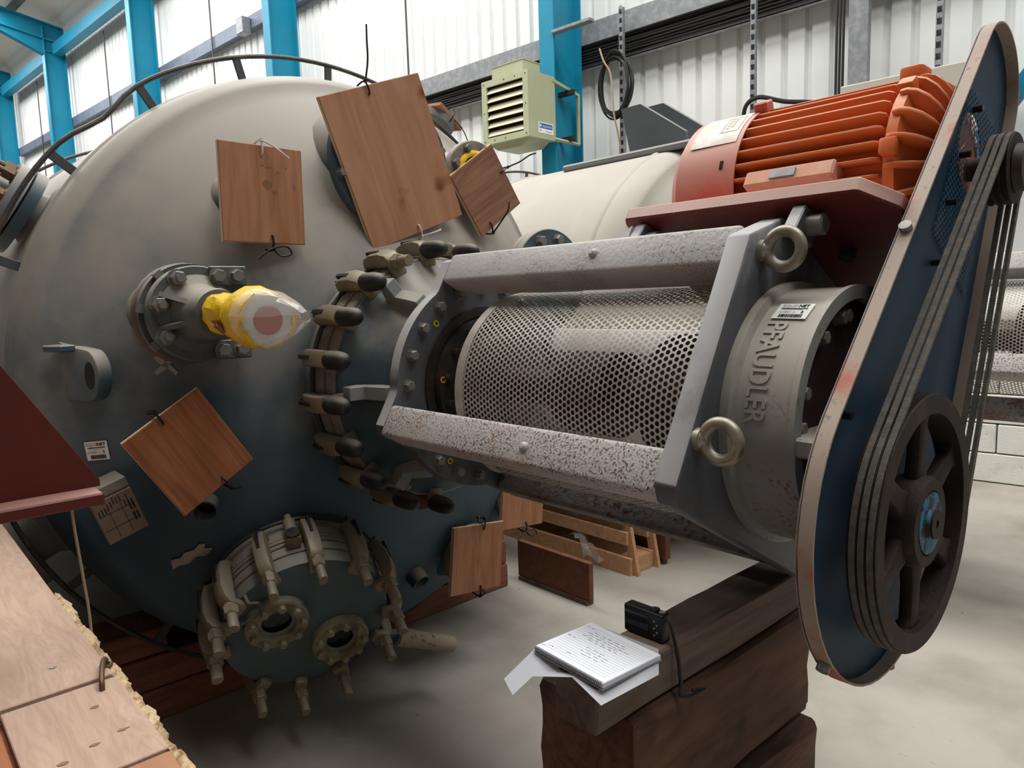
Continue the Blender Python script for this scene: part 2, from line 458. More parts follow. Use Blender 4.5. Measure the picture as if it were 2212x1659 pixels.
def spline(pts, n=8):
    P = [Vector(p) for p in pts]
    P = [2 * P[0] - P[1]] + P + [2 * P[-1] - P[-2]]
    out = []
    for i in range(1, len(P) - 2):
        for k in range(n):
            t = k / n
            a, b, c, d = P[i - 1], P[i], P[i + 1], P[i + 2]
            out.append(0.5 * ((2 * b) + (c - a) * t + (2 * a - 5 * b + 4 * c - d) * t * t + (3 * b - a - 3 * c + d) * t ** 3))
    out.append(P[-2])
    return out
def torus(bm, Rr, r, M4=None, seg=40, ms=10):
    return lathe(bm, [(Rr + r * math.cos(2 * PI * k / ms), r * math.sin(2 * PI * k / ms)) for k in range(ms)], seg, M4, closed=True)
def hexnut(bm, r, h0, h1, M4=None, dome=0.0):
    pr = [(0, h0), (r, h0), (r, h1 - 0.15 * (h1 - h0)), (r * 0.88, h1), (0, h1)]
    return lathe(bm, pr, 6, M4)
_bolt = {}
def boltmesh(r, h, material, key, stud=0.0):
    if key not in _bolt:
        bm = nb()
        lathe(bm, [(0, 0), (r * 1.25, 0), (r * 1.25, h * 0.12), (0, h * 0.12)], 14)
        hexnut(bm, r, h * 0.12, h)
        if stud:
            cyl(bm, (0, 0, h), (0, 0, h + stud), r * 0.5, seg=10)
        _bolt[key] = finish(bm, key, material, 25)
    return _bolt[key]
def txt(s, size, extrude=0.0, align='CENTER', shear=0.0, bold=0.0):
    cu = bpy.data.curves.new('txt', 'FONT')
    cu.body = s
    cu.size = size
    cu.extrude = extrude
    cu.offset = bold
    cu.align_x = align
    cu.align_y = 'CENTER'
    cu.shear = shear
    cu.resolution_u = 3
    o = bpy.data.objects.new('txt', cu)
    COL.objects.link(o)
    dg = bpy.context.evaluated_depsgraph_get()
    me = bpy.data.meshes.new_from_object(o.evaluated_get(dg))
    bpy.data.objects.remove(o)
    me.materials.clear()
    return me
def text(name, s, size, material, parent, frame, extrude=0.0, align='CENTER', bold=0.0):
    me = txt(s, size, extrude, align, 0, bold)
    me.materials.append(material)
    me.name = name
    o = bpy.data.objects.new(name, me)
    link(o, parent, frame)
    return o

# ================================================================== SETTING
bm = nb()
box(bm, -40, 25, -12, 7.0, -0.2, 0.0)
obj('floor', bm, M['floor'], None, WF, kind='structure')

# ---- rear wall: concrete blocks below, profiled sheets above
WD = 6.36
wall = obj('wall_back', box(nb(), -30, 6, WD + 0.10, WD + 0.16, 0, 7.6), M['mortar'], None, WF, kind='structure')
bmb = nb()
cbox(bmb, (0, 0, 0), (0.44, 0.1, 0.215))
bevel(bmb, 0.006)
block_me = finish(bmb, 'block', M['block'])
for row in range(5):
    for k in range(26):
        s = -2.2 + 0.45 * k + (0.225 if row % 2 else 0)
        obj('block', block_me, None, wall, WF @ T(Q(s, WD + 0.05, 0.1125 + 0.225 * row + 0.002)))
def sheet_mesh(w, z0, z1, name):
    bm = nb()
    prof = []
    n = 5
    p = w / n
    for i in range(n):
        x = i * p
        prof += [(x, 0.0), (x + p * 0.12, 0.0), (x + p * 0.22, 0.035), (x + p * 0.90, 0.035)]
    prof.append((w, 0.0))
    a = [bm.verts.new((x, -y, z0)) for x, y in prof]
    b = [bm.verts.new((x, -y, z1)) for x, y in prof]
    for i in range(len(prof) - 1):
        bm.faces.new((a[i], a[i + 1], b[i + 1], b[i]))
    return finish(bm, name, M['wall'], 15)
sh = sheet_mesh(1.0, 1.12, 7.8, 'cladding_sheet')
for k in range(34):
    obj('cladding_sheet', sh, None, wall, WF @ T((-30.5 + k * 1.0 + 0.5, WD + 0.02, 0)))

# ---- eave curve, roof sheets and purlins
ceil = None
bm = nb()
prof = []
for k in range(9):
    a = k / 8 * R(80)
    prof.append((WD + 0.0 - 0.75 * (1 - math.cos(a)), 7.78 + 0.75 * math.sin(a)))
y_e, z_e = prof[-1]
sl = math.tan(R(9))
prof += [(y_e - 6, z_e + 6 * sl), (y_e - 14, z_e + 14 * sl)]
n = 150
rows = []
for i in range(n + 1):
    x = -36 + i * 0.3
    bump_ = 0.03 if i % 2 else 0.0
    rows.append([bm.verts.new((x, y - bump_ * 0.5, z + bump_)) for y, z in prof])
for i in range(n):
    for k in range(len(prof) - 1):
        bm.faces.new((rows[i][k], rows[i + 1][k], rows[i + 1][k + 1], rows[i][k + 1]))
ceil = obj('ceiling', bm, M['roof'], None, WF, kind='structure')
for k in range(7):
    d = 0.4 + k * 1.55
    bm = nb()
    box(bm, -36, 8, y_e - d - 0.035, y_e - d + 0.035, z_e + d * sl - 0.2, z_e + d * sl - 0.02)
    obj('purlin', bm, M['purlin'], ceil, WF)
bm = nb()
box(bm, -36, 8, WD - 0.20, WD - 0.02, 7.72, 7.80)
obj('gutter_beam', bm, M['girt'], ceil, WF)

# ---- blue portal frames
cols = [(4.70, 'nearest blue steel column, carrying the green heater'), (9.86, 'blue steel column rising just above the top of the dished vessel head'),
        (14.72, 'blue steel column in the middle of the far left wall'), (19.75, 'blue steel column with a haunched rafter at upper left'),
        (24.30, 'farthest blue steel column at the left edge'), (-0.45, 'blue steel column at the right end of the wall')]
for i, (s, lab) in enumerate(cols):
    st = empty('steel_column', WF @ T(Q(s, 5.97, 0)), lab, 'column', 'blue steel columns along the wall')
    fr = WF @ T(Q(s, 5.97, 0))
    bm = nb(); box(bm, -0.09, 0.09, -0.225, -0.205, 0, 8.05); obj('flange', bm, M['blue'], st, fr)
    bm = nb(); box(bm, -0.09, 0.09, 0.205, 0.225, 0, 8.05); obj('flange', bm, M['blue'], st, fr)
    bm = nb(); box(bm, -0.008, 0.008, -0.205, 0.205, 0, 8.05); obj('web', bm, M['blue'], st, fr)
    bm = nb(); box(bm, -0.08, 0.08, -0.205, 0.205, 7.50, 7.52); box(bm, -0.11, 0.11, -0.26, 0.245, 0, 0.02); obj('stiffener', bm, M['blue'], st, fr)
    # rafter with haunch
    bm = nb()
    z0, L_ = 8.12, 9.0
    rise = L_ * sl
    for zz, th in ((0.0, 0.03), (-0.36, 0.03)):
        v = addv(bm, [(x, y, z0 + zz + (-(y)) * sl + t) for y in (0.22, -L_) for x in (-0.09, 0.09) for t in (0, -th)])
        for f in ((0, 2, 3, 1), (4, 5, 7, 6), (0, 1, 5, 4), (2, 6, 7, 3), (0, 4, 6, 2), (1, 3, 7, 5)):
            bm.faces.new([v[q] for q in f])
    v = addv(bm, [(0.0, 0.22, z0), (0.0, 0.22, z0 - 0.38), (0.0, -L_, z0 - 0.38 + L_ * sl), (0.0, -L_, z0 + L_ * sl)])
    bm.faces.new(v)
    obj('rafter', bm, M['blue'], st, fr)
    bm = nb()
    prism(bm, [(-0.22, z0 - 0.3), (-0.22, z0 - 0.68), (-1.7, z0 - 0.33 + 1.7 * sl), (-1.7, z0 - 0.25 + 1.7 * sl)], -0.012, 0.012, Matrix(((0, 0, 1, 0), (1, 0, 0, 0), (0, 1, 0, 0), (0, 0, 0, 1))))
    v = addv(bm, [(-0.09, -0.22, z0 - 0.70), (0.09, -0.22, z0 - 0.70), (0.09, -1.7, z0 - 0.35 + 1.7 * sl), (-0.09, -1.7, z0 - 0.35 + 1.7 * sl)])
    v2 = addv(bm, [(-0.09, -0.22, z0 - 0.675), (0.09, -0.22, z0 - 0.675), (0.09, -1.7, z0 - 0.325 + 1.7 * sl), (-0.09, -1.7, z0 - 0.325 + 1.7 * sl)])
    bm.faces.new(v); bm.faces.new(v2[::-1])
    for k in range(4):
        bm.faces.new((v[k], v[(k + 1) % 4], v2[(k + 1) % 4], v2[k]))
    obj('haunch', bm, M['blue'], st, fr)
ss = sorted(c[0] for c in cols)
eave_labels = ['at the right end of the wall', 'above the green heater', 'above the dished head', 'at upper left', 'in the far left corner']
for k in range(5):
    bm = nb()
    box(bm, -(ss[k + 1] - 0.1), -(ss[k] + 0.1), 5.92, 6.12, 7.44, 7.68)
    obj('eaves_beam', bm, M['blue'], None, WF, 'blue eaves beam between two columns ' + eave_labels[k], 'beam', 'eaves beams')
# ---- galvanised cladding rails between columns
rl = [(4.11, 'lower', M['girt']), (5.97, 'upper', M['girtblue'])]
where = ['at the right end of the wall', 'just left of the nearest blue column', 'over the top of the dished head', 'in the far left bay', 'in the farthest bay at the left edge']
for z, nm, mt in rl:
    for k in range(5):
        bm = nb()
        x0, x1 = -(ss[k + 1] - 0.0), -(ss[k] + 0.0)
        box(bm, x0 + 0.002, x1 - 0.002, 6.205, 6.22, z - 0.10, z + 0.10)
        box(bm, x0 + 0.002, x1 - 0.002, 6.22, 6.318, z + 0.085, z + 0.10)
        box(bm, x0 + 0.002, x1 - 0.002, 6.22, 6.318, z - 0.10, z - 0.085)
        obj('cladding_rail', bm, mt, None, WF, '%s grey cladding rail %s' % (nm, where[k]), 'rail', 'cladding rails')
# sag rods between the rails
for k, s in enumerate((7.3, 12.4, 17.2, 22.0)):
    bm = nb()
    cyl(bm, Q(s, 6.185, 1.2), Q(s, 6.185, 7.4), 0.013, seg=6)
    obj('sag_rod', bm, M['steelrod'], None, WF, 'thin dark vertical rod on the white wall, %s bay from the heater column' % ('first', 'second', 'third', 'fourth')[k], 'rod', 'sag rods')
# ---- cable tray with cables
ct = empty('cable_tray', WF @ T(Q(4, 6.25, 3.78)), 'long slotted cable tray full of black cables along the wall', 'cable tray')
bm = nb()
box(bm, -12, 2, 6.235, 6.29, 3.985, 4.0); box(bm, -12, 2, 6.275, 6.29, 3.79, 4.0); box(bm, -12, 2, 6.205, 6.29, 3.785, 3.80)
obj('tray', bm, M['dark'], ct, WF)
for k in range(6):
    bm = nb()
    zc = 3.955 - k * 0.028
    pts = [Q(-2 + i * 0.5, 6.24 + random.uniform(-0.006, 0.006), zc + random.uniform(-0.006, 0.006)) for i in range(29)]
    tube(bm, pts, 0.011, 6)
    obj('cable', bm, M['cable'], ct, WF)
bm = nb()
cyl(bm, Q(-2, 6.225, 3.77), Q(12, 6.225, 3.77), 0.014, seg=6)
obj('conduit', bm, M['girt'], ct, WF)
# ---- slotted struts and conduits on the wall
for s, lab in ((4.06, 'slotted steel strut behind the hanging cable coil'), (2.75, 'slotted steel strut left of the orange motor cowl'), (1.37, 'slotted steel strut above the belt guard')):
    st = empty('slotted_strut', WF @ T(Q(s, 6.12, 1.3)), lab, 'strut', 'slotted struts')
    bm = nb()
    box(bm, -0.022, -0.016, -0.02, 0.02, 0, 2.9); box(bm, 0.016, 0.022, -0.02, 0.02, 0, 2.9); box(bm, -0.022, 0.022, 0.015, 0.02, 0, 2.9)
    for k in range(37):
        box(bm, -0.016, 0.016, -0.02, -0.016, k * 0.08, k * 0.08 + 0.035)
    obj('channel', bm, M['girt'], st, WF @ T(Q(s, 6.10, 1.3)))
st = empty('conduit_bundle', WF @ T(Q(2.04, 6.1, 1.2)), 'bundle of dark vertical conduits behind the orange motor', 'conduit')
for k in range(3):
    bm = nb(); cyl(bm, Q(2.08 - k * 0.025, 6.1, 1.2), Q(2.08 - k * 0.025, 6.1, 4.2), 0.011, seg=8); obj('conduit', bm, M['cable'], st, WF)
bm = nb(); box(bm, -1.98, -1.84, 6.06, 6.13, 1.2, 7.4)
obj('cable_trunking', bm, M['girt'], None, WF, 'flat galvanised vertical trunking beside the dark conduits', 'trunking')
# ---- cable coil
cc = empty('cable_coil', WF @ T(Q(4.06, 6.0, 3.5)), 'coil of black cable hanging on the wall', 'cable')
for k in range(9):
    bm = nb()
    rx, rz = 0.175 + random.uniform(-0.02, 0.03), 0.27 + random.uniform(-0.03, 0.03)
    ox, oz = random.uniform(-0.012, 0.012), random.uniform(-0.02, 0.02)
    yy = 5.98 + random.uniform(-0.03, 0.03)
    tube(bm, [(-4.06 + ox + rx * math.cos(a / 40 * 2 * PI), yy, 3.47 + oz + rz * math.sin(a / 40 * 2 * PI)) for a in range(40)], 0.009, 6, True)
    obj('loop', bm, M['cable'], cc, WF)
bm = nb()
tube(bm, spline([Q(4.25, 6.0, 3.85), Q(4.16, 5.94, 3.7), Q(4.07, 5.92, 3.55), Q(4.04, 5.92, 3.2), Q(4.03, 6.0, 2.9), Q(4.12, 6.05, 2.6)]), 0.009, 6)
obj('tail', bm, M['rope'], cc, WF)
bm = nb()
tube(bm, spline([Q(2.72, 6.0, 2.6), Q(2.74, 5.9, 2.95), Q(2.62, 5.88, 3.05), Q(2.4, 5.9, 2.98), Q(2.1, 5.95, 2.9), Q(2.05, 6.0, 2.7)]), 0.018, 8)
obj('loose_cable', bm, M['cable'], None, WF, 'thick black cable arching above the orange motor', 'cable')
# ---- galvanised ledge at the nearest column
bm = nb(); box(bm, -4.62, -4.16, 5.72, 5.80, 4.02, 4.05); bevel(bm, 0.004)
obj('steel_strap', bm, M['girt'], None, WF, 'flat grey steel strap fixed to the nearest blue column', 'strap')
bm = nb(); box(bm, -11.3, -11.1, 6.05, 6.2, 5.78, 6.03); bevel(bm, 0.01)
obj('junction_box', bm, M['girt'], None, WF, 'small grey junction box on the rail above the dished head', 'box')

# ---- unit heater on the nearest column
hf = WF @ T(Q(4.87, 5.3, 3.0))
he = empty('unit_heater', hf, 'pale green louvred unit heater mounted on the blue column', 'heater')
# local: x -0.30..0.30, y 0..0.42 (towards wall), z 0..0.6
bm = nb(); box(bm, -0.30, 0.30, 0.02, 0.40, 0.0, 0.60)
bmesh.ops.delete(bm, geom=[f for f in bm.faces if abs(f.calc_center_median().y - 0.02) < 1e-4], context='FACES')
obj('casing', bm, M['heater'], he, hf)
bm = nb()
box(bm, -0.30, -0.235, 0.0, 0.02, 0, 0.6); box(bm, 0.235, 0.30, 0.0, 0.02, 0, 0.6); box(bm, -0.235, 0.235, 0.0, 0.02, 0, 0.06); box(bm, -0.235, 0.235, 0, 0.02, 0.54, 0.6)
obj('front_frame', bm, M['heater'], he, hf)
obj('cavity', box(nb(), -0.25, 0.25, 0.06, 0.065, 0.04, 0.56), M['black'], he, hf)
for k in range(6):
    bm = nb(); cbox(bm, (0, 0, 0), (0.465, 0.072, 0.006)); bevel(bm, 0.002)
    obj('louvre', bm, M['louvre'], he, hf @ T((0, 0.022, 0.10 + k * 0.08)) @ RX(55 + (7 if k == 3 else 0)))
bm = nb(); box(bm, -0.20, 0.20, 0.05, 0.30, 0.6, 0.72); box(bm, -0.205, 0.205, 0.045, 0.305, 0.72, 0.728); obj('top_box', bm, M['heater'], he, hf)
bm = nb(); prism(bm, [(-0.26, 0.0), (0.26, 0.0), (0.16, -0.06), (-0.16, -0.06)], 0.06, 0.36, Matrix(((1, 0, 0, 0), (0, 0, 1, 0), (0, 1, 0, 0), (0, 0, 0, 1))))
obj('drip_tray', bm, M['heater'], he, hf)
bm = nb()
tube(bm, [(0.29, 0.36, 0.57), (0.29, 0.78, 0.50), (0.29, 0.78, 0.02), (0.29, 0.38, 0.02)], 0.022, 4)
obj('bracket', bm, M['heater'], he, hf)
for zz in (0.47, 0.03):
    bm = nb(); box(bm, -0.05, 0.36, 0.60, 0.64, zz, zz + 0.045); obj('mounting_rail', bm, M['dark'], he, hf)
for (x, z) in [(-0.27, 0.03), (0.27, 0.03), (-0.27, 0.57), (0.27, 0.57), (-0.27, 0.3), (0.27, 0.3), (0, 0.03), (0, 0.57), (-0.14, 0.03), (0.14, 0.57)]:
    bm = nb(); cyl(bm, (x, 0.001, z), (x, -0.004, z), 0.006, seg=6); obj('screw', bm, M['dark'], he, hf)
lf = hf @ T((0.301, 0.20, 0.10)) @ RZ(90) @ RX(90)
lab = obj('badge', cbox(nb(), (0.05, 0, 0), (0.22, 0.10, 0.002)), M['label'], he, lf)
obj('badge_strip', cbox(nb(), (0.05, 0.018, 0.0012), (0.195, 0.045, 0.001)), M['labelblue'], lab, lf)
text('lettering', 'aquamatic', 0.036, M['label'], lab, lf @ T((0.068, 0.018, 0.0022)))
bm = nb(); cyl(bm, (-0.03, 0.018, 0.001), (-0.03, 0.018, 0.0022), 0.014, seg=16); obj('emblem', bm, M['label'], lab, lf)
bm = nb(); cyl(bm, (-0.035, -0.026, 0.001), (-0.035, -0.026, 0.0022), 0.009, seg=12); cbox(bm, (0.09, -0.03, 0.0015), (0.09, 0.006, 0.001)); obj('small_print', bm, M['inkgrey'], lab, lf)

# ---- blue brace and pale duct behind the belt guard
bm = nb(); tube(bm, [Q(-0.28, 5.80, 4.28), Q(1.32, 6.28, 2.25)], 0.07, 4)
obj('brace', bm, M['blue'], None, WF, 'blue diagonal steel brace at the right edge of the picture', 'brace')
bm = nb(); box(bm, -1.98, -0.99, 5.90, 6.055, 2.84, 3.005); bevel(bm, 0.01)
obj('pale_duct', bm, M['shell2'], None, WF, 'pale horizontal duct on the wall, showing behind the motor and guard', 'duct')

# ================================================================== REACTOR VESSELS
U0, RC, RK, RKC, UKC, RV = -1.613, 1.492, 0.233, 0.875, -0.708, 1.108
def uhead(v, z):
    return U0 + math.sqrt(max(RC * RC - v * v - z * z, 0.01))
def nozzle(AX, par, v, z, uf, rn, rf, m=None, bolts=0, flange_m=None, thick=0.03):
    m = m or M['head']
    u0 = uhead(v, z)
    fr = AX @ T((v, z, 0))
    bm = nb()
    lathe(bm, [(rn + 0.045, u0 - 0.10), (rn + 0.02, u0 - 0.015), (rn + 0.006, u0 + 0.015), (rn, u0 + 0.04), (rn, uf - thick)], 32, fr_id)
    nz = obj('nozzle', bm, m, par, fr)
    bm = nb()
    lathe(bm, [(rn * 0.8, uf - thick), (rf, uf - thick), (rf, uf - 0.004), (rf - 0.004, uf), (rn * 0.72, uf), (rn * 0.72, uf - 0.2), (0, uf - 0.2)], 40, fr_id)
    obj('flange', bm, flange_m or M['rustring'], nz, fr)
    if bolts:
        bmesh_ = boltmesh(0.014, 0.02, M['bolt'], 'nozzle_bolt')
        for k in range(bolts):
            a = 2 * PI * (k + 0.5) / bolts
            obj('bolt', bmesh_, None, nz, fr @ T((math.cos(a) * (rf - 0.025), math.sin(a) * (rf - 0.025), uf)))
    return nz
fr_id = None
def radial(AX, th, u, r):
    return AX @ RZ(th) @ T((r, 0, u)) @ RY(90)
def build_vessel(AX, label, hm, sm, tail=-4.6):
    base = AX.copy()
    ve = empty('reactor_vessel', AX @ T((0, -RV, -1.5)), label, 'pressure vessel')
    bm = nb()
    prof = [(0, U0 + RC)]
    for k in range(1, 23):
        a = R(44) * k / 22
        prof.append((RC * math.sin(a), U0 + RC * math.cos(a)))
    r0, z0 = prof[-1]
    for k in range(1, 13):
        a = R(44) + R(46) * k / 12
        q = RK + 0.014 * math.sin(min(1, k / 2.0) * PI / 2)
        prof.append((RKC - 0.014 * k / 12 + q * math.sin(a), UKC + q * math.cos(a)))
    lathe(bm, prof, 128)
    obj('dished_head', bm, hm, ve, AX)
    bm = nb()
    lathe(bm, [(RV - 0.001, -0.70), (RV + 0.008, -0.715), (RV + 0.008, -0.73), (RV, -0.74), (RV, -1.9), (RV + 0.01, -1.91), (RV + 0.01, -1.93), (RV, -1.94), (RV, tail), (RV * 0.8, tail - 0.25), (RV * 0.45, tail - 0.38), (0, tail - 0.42)], 96)
    obj('shell', bm, sm, ve, AX)
    return ve
V1 = build_vessel(AX1, 'large dusty grey-blue reactor vessel lying on its side, head towards the camera', M['head'], M['head'])
V2 = build_vessel(AX2, 'cream reactor vessel lying behind the orange motor', M['shell2'], M['shell2'])

def hoop(par, AX, u, r, angs, a0=0, a1=360, wob=0.0):
    bm = nb()
    n = 140
    pts = []
    full = (a1 - a0) >= 359
    for k in range(n if full else n + 1):
        a = R(a0 + (a1 - a0) * k / n)
        d = wob * math.exp(-((math.degrees(a) - 131) / 5.0) ** 2)
        pts.append(((r - d) * math.cos(a), (r - d) * math.sin(a), u))
    tube(bm, pts, 0.0082, 8, full)
    h = obj('hoop_rail', bm, M['steelrod'], par, AX)
    for a in angs:
        bm = nb(); cbox(bm, (0, 0, 0), (r - RV + 0.012, 0.030, 0.008)); bevel(bm, 0.002)
        obj('bracket', bm, M['bracket'], h, AX @ RZ(a) @ T(((r + RV) / 2 - 0.002, 0, u)))
hoop(V1, AX1, -0.745, 1.197, [87 + 18 * k for k in range(-4, 14)], wob=0.03)
hoop(V1, AX1, -2.6, 1.18, [90 + 36 * k for k in range(-2, 4)])
hoop(V2, AX2, -2.2, 1.18, [90 + 36 * k for k in range(-2, 4)])

# ---- plain nozzles on the near head
nozzle(AX1, V1, -0.487, 0.588, -0.212, 0.060, 0.100, bolts=8, flange_m=M['sight'])
nozzle(AX1, V1, -0.006, 0.735, -0.212, 0.185, 0.235, bolts=12, flange_m=M['bluepaint'])
nozzle(AX1, V1, 0.395, 0.725, -0.248, 0.09, 0.135, bolts=8, flange_m=M['ring'])
nozzle(AX1, V1, -0.756, -0.156, -0.212, 0.060, 0.105, bolts=8, flange_m=M['sight'])
nozzle(AX1, V1, 0.335, -0.785, -0.272, 0.09, 0.13, bolts=8, flange_m=M['ring'])
nozzle(AX1, V1, 0.67, -0.62, -0.362, 0.09, 0.12, bolts=0, flange_m=M['ring'])
bm = nb(); torus(bm, 0.085, 0.012, None, 40, 8)
obj('gasket_ring', bm, M['yellow'], V1, AX1 @ T((0.395, 0.725, -0.246)))
for v, z in ((-0.677, -0.356), (0.104, -0.817)):
    u0 = uhead(v, z)
    bm = nb()
    lathe(bm, [(0.042, -0.06), (0.038, 0.05), (0.032, 0.05), (0.030, -0.03), (0, -0.03)], 24)
    nn = Vector((v, z, u0 - U0)).normalized()
    fr = AX1 @ T((v, z, u0)) @ nn.to_track_quat('Z', 'Y').to_matrix().to_4x4()
    p_ = obj('pipe_stub', bm, M['bluepaint'], V1, fr)
    bm = nb(); lathe(bm, [(0, 0.0), (0.031, 0.0)], 20); obj('bore', bm, M['black'], p_, fr)
# ---- lifting lug near the left edge
lg = AX1 @ T((-0.962, 0.072, uhead(-0.962, 0.072))) @ RY(20)
bm = nb()
outer = [(0.03 + 0.055 * math.cos(a), 0.075 * math.sin(a)) for a in [R(-90 + 180 * k / 14) for k in range(15)]]
pl = [(-0.10, -0.085), (-0.05, -0.075)] + outer + [(-0.05, 0.085), (-0.10, 0.10)]
prism(bm, pl, -0.022, 0.022, Matrix(((0, 0, 1, 0), (0, 1, 0, 0), (1, 0, 0, 0.04), (0, 0, 0, 1))))
bevel(bm, 0.006, 2)
lug = obj('lifting_lug', bm, M['head'], V1, lg)
bm = nb()
hole = [(0.045 + 0.022 * math.cos(a), 0.04 * math.sin(a)) for a in [2 * PI * k / 16 for k in range(16)]]
prism(bm, hole, -0.0235, 0.0235, Matrix(((0, 0, 1, 0), (0, 1, 0, 0), (1, 0, 0, 0.04), (0, 0, 0, 1))))
obj('eye', bm, M['black'], lug, lg)
bm = nb()
for a6 in ((0.023, 0.075, 0.022, 0.072, -0.05, 0.03), (-0.07, -0.023, 0.07, 0.09, -0.05, 0.035), (0.023, 0.075, -0.075, -0.03, -0.05, 0.02)):
    bm = nb(); box(bm, *a6); bevel(bm, 0.004)
    obj('lug_base', bm, M['bluepaint'], lug, lg)

# ---- name plate on a bent bracket
npf = AX1 @ T((-0.925, -0.335, -0.33)) @ RZ(-72) @ RX(0)
bm = nb(); cbox(bm, (0, 0, 0), (0.135, 0.115, 0.006)); bevel(bm, 0.003)
npl = obj('nameplate', bm, M['nameplate'], V1, npf)
bm = nb(); box(bm, -0.105, -0.0675, -0.0575, 0.0575, -0.10, 0.003); bevel(bm, 0.006)
obj('bracket', bm, M['ring'], npl, npf)
bm = nb()
for k in range(3):
    cbox(bm, (0.0 + k * 0.045 - 0.02, 0, 0.0034), (0.0012, 0.10, 0.0006))
for k in range(2):
    cbox(bm, (0.01, -0.02 + k * 0.035, 0.0034), (0.09, 0.0012, 0.0006))
for k in range(10):
    cbox(bm, (-0.052 + random.uniform(0, 0.03), -0.045 + k * 0.009, 0.0034), (0.02, 0.0028, 0.0006))
obj('engraving', bm, M['inkblack'], npl, npf)
bm = nb()
for x in (-0.06, 0.06):
    for y in (-0.05, 0.05):
        cyl(bm, (x, y, 0.003), (x, y, 0.006), 0.004, seg=8)
obj('rivet', bm, M['bolt'], npl, npf)
bm = nb()
for y in (0.045, 0.036):
    cbox(bm, (-0.018, y, 0.0034), (0.032, 0.005, 0.0006)); cbox(bm, (0.018, y, 0.0034), (0.026, 0.005, 0.0006))
obj('worn_print', bm, M['inkblack'], npl, npf)

# ---- asset stickers
def sticker(AXf, w, h, lab, num):
    st = empty('asset_sticker', AXf, lab, 'sticker')
    obj('sheet', cbox(nb(), (0, 0, 0), (w, h, 0.0008)), M['label'], st, AXf)
    text('lettering', 'EQUIP', h * 0.235, M['inkgrey'], st, AXf @ T((-w * 0.16, h * 0.33, 0.0012)))
    text('lettering', 'NET', h * 0.235, M['inkblack'], st, AXf @ T((w * 0.235, h * 0.33, 0.0012)), bold=0.0004)
    bm = nb(); cbox(bm, (0.0, h * 0.165, 0.0008), (w * 0.76, h * 0.045, 0.0006)); obj('rule', bm, M['inkblack'], st, AXf)
    bm = nb(); cbox(bm, (-w * 0.05, h * 0.09, 0.0008), (w * 0.6, h * 0.012, 0.0006)); obj('small_print', bm, M['inkgrey'], st, AXf)
    text('lettering', num, h * 0.17, M['inkgrey'], st, AXf @ T((-w * 0.12, -h * 0.08, 0.0012)))
    text('lettering', '2', h * 0.2, M['inkblack'], st, AXf @ T((w * 0.29, -h * 0.08, 0.0012)), bold=0.0004)
    bm = nb()
    x = -w * 0.32
    rnd = random.Random(3)
    while x < w * 0.33:
        t_ = rnd.choice((0.012, 0.02, 0.035)) * w
        cbox(bm, (x + t_ / 2, -h * 0.33, 0.0008), (t_, h * 0.21, 0.0006))
        x += t_ + rnd.choice((0.012, 0.02)) * w
    obj('barcode', bm, M['inkblack'], st, AXf)
    return st
def onhead(v, z, off=0.0, rot=0.0):
    u0 = uhead(v, z)
    n = Vector((v, z, u0 - U0)).normalized()
    y = (Vector((0, 1, 0)) - n * n.y).normalized()
    x = y.cross(n)
    m = Matrix((x, y, n)).transposed().to_4x4()
    return AX1 @ T(Vector((v, z, u0)) + n * off) @ m @ RZ(rot)
sticker(onhead(-0.937, -0.158, 0.003, 3), 0.066, 0.058, 'white barcode sticker on the lower left of the dished head', '610801-1-')

# ---- masking tape and chalk cross on the head
bm = nb()
fr = onhead(-0.712, -0.53, 0.004, 24)
grid = [(-0.075, -0.022), (-0.06, 0.02), (-0.03, 0.012), (-0.012, 0.026), (0.02, 0.02), (0.045, 0.034), (0.062, 0.024), (0.05, 0.006), (0.072, -0.008), (0.04, -0.026), (0.012, -0.012), (-0.02, -0.028), (-0.05, -0.018)]
prism(bm, [(x, y * 0.8) for x, y in grid], 0, 0.003)
obj('masking_tape', bm, M['tape'], None, fr, 'torn strip of beige masking tape on the dished head above the manhole', 'tape')
fr = onhead(-0.762, 0.09, 0.0015)
ck = empty('chalk_cross', fr, 'chalk cross drawn below the taped valve', 'chalk mark')
for a in (40, -42):
    bm = nb(); prism(bm, [(-0.04, -0.006), (-0.01, -0.009), (0.02, -0.005), (0.042, -0.008), (0.04, 0.006), (0.0, 0.008), (-0.038, 0.007)], 0, 0.0015)
    obj('stroke', bm, M['chalk'], ck, fr @ RZ(a))

# ---- side nozzle with a plywood cap, upper right shell
rf_ = radial(AX1, 58, -0.86, RV - 0.02)
bm = nb(); lathe(bm, [(0.075, 0), (0.05, 0.03), (0.04, 0.06), (0.04, 0.13), (0.055, 0.15), (0.085, 0.17), (0.09, 0.20), (0, 0.20)], 24)
obj('nozzle', bm, M['pipegrey'], V1, rf_)
pf = rf_ @ T((0, 0, 0.212)) @ RZ(10)
pc = empty('plywood_board', pf, 'small plywood square tied on the angled pipe beside the heater', 'plywood board')
bm = nb(); cbox(bm, (0, 0, 0), (0.17, 0.17, 0.02)); bevel(bm, 0.002); obj('panel', bm, M['plyb'], pc, pf)
for sx in (-1, 1):
    bm = nb()
    tube(bm, spline([(0.09 * sx, 0, -0.03), (0.095 * sx, 0, 0.02), (0.07 * sx, 0.01, 0.045), (0.05 * sx, 0.01, 0.025), (0.08 * sx, 0.0, 0.01)], 5), 0.003, 5)
    tube(bm, spline([(0.085 * sx, -0.02, 0.0), (0.11 * sx, -0.08, -0.02), (0.12 * sx, -0.16, -0.06), (0.16 * sx, -0.2, -0.07)], 5), 0.0025, 5)
    obj('wire_tie', bm, M['tie'], pc, pf)

